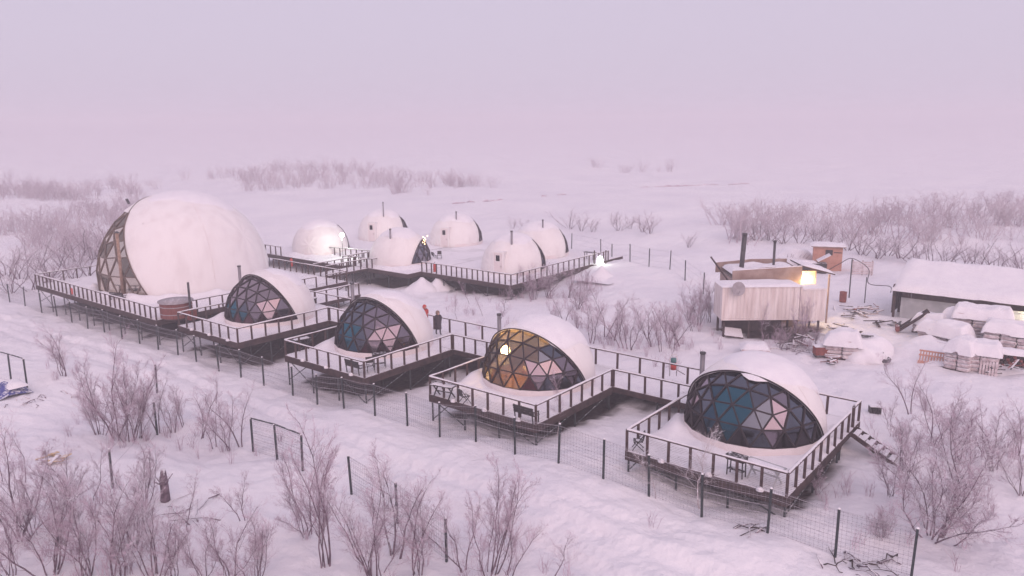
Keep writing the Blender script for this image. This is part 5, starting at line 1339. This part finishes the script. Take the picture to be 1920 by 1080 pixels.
xtable('cross-legged trestle table in the back corner of the lit dome deck', *(-28.96, 29.83, 0.00)[:2], math.radians(10))
t0 = (-27.38, 29.86, 0.00)
chair('single chair beside the cross-legged table on the lit dome deck', t0[0], t0[1], math.radians(160))
bench('dark garden bench at the front corner of the deck before the walkers', *(-36.31, 29.74, 0.00)[:2], math.pi)
xtable('snow-topped table on the deck before the walkers', *(-43.38, 30.93, 0.00)[:2], math.radians(80), 1.2)
grill('small dark grill on thin legs beside the bench on the walkers deck', *(-35.95, 31.34, 0.00)[:2], math.radians(60))
chair('folding chair beside the small grill on the walkers deck', *(-35.75, 30.42, 0.00)[:2], math.radians(60))
grill('large dark grill on the deck of the blue-paned dome', *(-12.06, 30.37, 0.00)[:2], math.radians(-5))
xtable('picnic table on the deck of the blue-paned dome', *(-10.94, 30.65, 0.00)[:2], math.radians(-8), 1.7, 'greyboard')
chair('folding chair in the back corner of the blue-paned dome deck', *(-16.82, 30.25, 0.00)[:2], math.radians(-60))
bench('dark bench standing before the glass of the giant dome', *(-68.48, 30.30, 0.00)[:2], math.radians(200), 1.5)
chair('upright chair lying by the door of the far open deck dome', *(-60.90, 62.68, 0.00)[:2], math.radians(40))
chair('second chair on the far open deck, nearest the grey glass', *(-61.09, 62.10, 0.00)[:2], math.radians(170))
t = thing('bench_stool', 'small snowy stool behind the dome beside the giant dome', 'stool', (*(-54.26, 40.08, 0.00)[:2], 0.03), .2)
obox(t, 'seat', 'dark', -.4, -.18, .4, .4, .18, .46); obox(t, 'seat_snow', 'cap', -.38, -.17, .462, .38, .17, .56, .03)
for s in (-.32, .32):
    for y in (-.13, .13): obox(t, 'leg', 'dark', s - .025, y - .025, 0, s + .025, y + .025, .399)
def firepoint(label, x, y, rz):
    t = thing('fire_point', label, 'fire point', (x, y, .03), rz)
    MB().tube([(-.22, 0, .35), (-.22, 0, 1.15), (-.12, 0, 1.35), (.12, 0, 1.35), (.22, 0, 1.15), (.22, 0, .35)], [.025] * 6, 6).build('frame', 'skirt', t, True)
    MB().tube([(0, 0, .42), (0, 0, .85)], [.17, .17], 14).build('red_canister', 'red', t, True)
    MB().tube([(0, 0, .852), (0, 0, 1.12)], [.17, .16], 14).build('teal_canister', 'teal', t, True)
    MB().bar((.24, .05, .36), (.75, .3, 0), .04, .04).build('prop', 'wood', t)
    for s in (-.2, .2): MB().bar((s, 0, 0), (s, 0, .36), .03, .03, (0, 1, 0)).build('leg', 'wood', t)
firepoint('red and teal fire point stand on the boardwalk near the last dome', *(-20.51, 40.95, 0.00)[:2], math.radians(35))
def extinguisher(label, x, y, z=.03, name='fire_extinguisher'):
    t = thing(name, label, 'extinguisher', (x, y, z))
    MB().lathe([(0, 0), (.13, 0), (.14, .06), (.14, .72), (.10, .84), (.04, .9)], 14).build('cylinder', 'red', t, True)
    MB().tube([(0, 0, .9), (0, 0, .98), (.12, 0, 1.0)], [.03, .03, .02], 6).build('valve', 'dark', t, True)
extinguisher('red extinguisher behind the rail of the giant dome deck', *(-70.67, 49.79, 0.00)[:2])
extinguisher('red extinguisher standing at the far deck front railing', *(-55.88, 56.75, 0.00)[:2])
p = (-72.89, 27.82, 0.00)
t = thing('ski_marker', 'orange marker board behind the front rail of the giant deck', 'marker', (p[0], p[1] + .4, .03))
obox(t, 'board', 'red', -.16, -.02, .45, .16, .02, 1.0); obox(t, 'leg', 'wood', -.14, -.02, 0, -.09, .02, .449); obox(t, 'leg', 'wood', .09, -.02, 0, .14, .02, .449)
t = thing('tall_flue', 'tall brown flue leaning against the glass of the giant dome', 'flue', (*(-69.07, 30.91, 0.00)[:2], 0))
fx = (-69.07, 30.91, 0.00); tp = (-68.24, 30.60, 6.06)
MB().tube([(0, 0, 0), (tp[0] - fx[0], tp[1] - fx[1], tp[2])], [.14, .14], 12).build('pipe', 'rustpipe', t, True)
MB().lathe([(.17, 0), (.21, .05), (.05, .16), (0, .17)], 12, (tp[0] - fx[0], tp[1] - fx[1], tp[2] + .003)).build('cap', 'darkpipe', t, True)
obox(t, 'stove_foot', 'rust', -.3, -.25, 0, .3, .25, .55, .03)

# ------------------------------------------------------------------ the two people on the boardwalk
def person(label, loc, rz, h, coat_m, hood_m, leg_m, walk=.16, coat_len=.42):
    t = thing('person', label, 'person', loc, rz); k = h / 1.75
    me = bpy.data.meshes.new('body'); bm = bmesh.new(); J = {}
    def j(n, x, y, z): J[n] = bm.verts.new((x * k, y * k, z * k))
    j('pel', 0, 0, .95); j('sp', 0, .0, 1.18); j('ch', 0, 0, 1.38); j('nk', 0, -.01, 1.52); j('hd', 0, -.03, 1.60); j('tp', 0, -.03, 1.72)
    for s, n in ((-1, 'l'), (1, 'r')):
        w = walk * s
        j(n + 'hip', s * .10, 0, .90); j(n + 'kn', s * .10, -w * .6 - .02, .50); j(n + 'an', s * .10, -w * .9 + .03, .10); j(n + 'to', s * .11, -w * .9 - .14, .04)
        j(n + 'sh', s * .20, 0, 1.42); j(n + 'el', s * .27, .04 + w * .3, 1.15); j(n + 'wr', s * .26, -.06 + w * .8, .93)
        j(n + 'pa', s * .255, -.09 + w * .85, .86)
    E = [('pel', 'sp'), ('sp', 'ch'), ('ch', 'nk'), ('nk', 'hd'), ('hd', 'tp')]
    for n in 'lr': E += [('pel', n + 'hip'), (n + 'hip', n + 'kn'), (n + 'kn', n + 'an'), (n + 'an', n + 'to'), ('ch', n + 'sh'), (n + 'sh', n + 'el'), (n + 'el', n + 'wr'), (n + 'wr', n + 'pa')]
    for s, n in ((-1, 'l'), (1, 'r')):
        for f, (dx, dy, dz) in enumerate(((-.03, -.02, -.085), (-.01, -.03, -.10), (.012, -.025, -.095), (.03, -.015, -.075), (-.045, -.05, -.03))):
            j(n + 'f%d' % f, s * .255 + dx, -.09 + walk * s * .85 + dy, .86 + dz); E.append((n + 'pa', n + 'f%d' % f))
    for a, b in E: bm.edges.new((J[a], J[b]))
    bm.verts.index_update(); order = {n: v.index for n, v in J.items()}; bm.to_mesh(me); bm.free()
    o = put('body', me, leg_m, t); sk = o.modifiers.new('skin', 'SKIN')
    R_ = {'pel': .15, 'sp': .14, 'ch': .17, 'nk': .065, 'hd': .10, 'tp': .085}
    for n in 'lr': R_.update({n + 'hip': .095, n + 'kn': .065, n + 'an': .05, n + 'to': .045, n + 'sh': .075, n + 'el': .055, n + 'wr': .04, n + 'pa': .04})
    for n, i in order.items():
        r = R_.get(n, .010) * k; me.skin_vertices[0].data[i].radius = (r, r)
        me.skin_vertices[0].data[i].use_root = (n == 'pel')
    sb = o.modifiers.new('sub', 'SUBSURF'); sb.levels = 1; sb.render_levels = 2
    MB().lathe([(.20, 1.47), (.235, 1.40), (.225, 1.2), (.215, 1.05), (.235, .85), (.26, coat_len), (.235, coat_len - .01), (.15, .9)], 20, sx=k, sy=.78 * k).build('coat', coat_m, t, True).scale = (1, 1, k)
    for s, n in ((-1, 'l'), (1, 'r')):
        w = walk * s
        MB().tube([(s * .17 * k, 0, 1.44 * k), (s * .24 * k, .02 * k, 1.32 * k), (s * .275 * k, (.04 + w * .3) * k, 1.15 * k), (s * .262 * k, (-.05 + w * .75) * k, .95 * k)], [.07 * k, .088 * k, .075 * k, .058 * k], 10).build('sleeve', coat_m, t, True)
    ho = MB().lathe([(.10, -.16), (.145, -.08), (.155, .02), (.135, .11), (.07, .175), (0, .19)], 16).build('hood', hood_m, t, True); ho.location = (0, .02 * k, 1.63 * k); ho.scale = (k, k * 1.05, k)
    fa = MB().lathe([(0, -.10), (.06, -.09), (.085, -.02), (.088, .04), (.06, .10), (0, .12)], 14).build('face', 'skin', t, True); fa.location = (0, -.075 * k, 1.60 * k); fa.scale = (k * .95, k * .9, k)
    MB().add([(-.012, -.155, 1.585), (.012, -.155, 1.585), (0, -.182, 1.588), (0, -.152, 1.63)], [(0, 1, 2), (0, 2, 3), (1, 3, 2)]).build('nose', 'skin', fa).matrix_parent_inverse = fa.matrix_basis.inverted()
    for s in (-.03, .03): MB().add([(s - .012, -.156, 1.628), (s + .012, -.156, 1.628), (s + .012, -.152, 1.642), (s - .012, -.152, 1.642)], [(0, 1, 2, 3)]).build('eye', 'dark', fa).matrix_parent_inverse = fa.matrix_basis.inverted()
    return t
person('walker in a long dark coat with a brown fur hood on the boardwalk', (*(-38.43, 39.22, 0.05)[:2], .05), math.radians(70), 1.72, 'coat', 'fur', 'trousers')
person('walker in a red hooded jacket half hidden by the teal-paned dome', (-40.55, 40.0, .05), math.radians(70), 1.72, 'redcoat', 'redcoat', 'trousers', coat_len=.75)
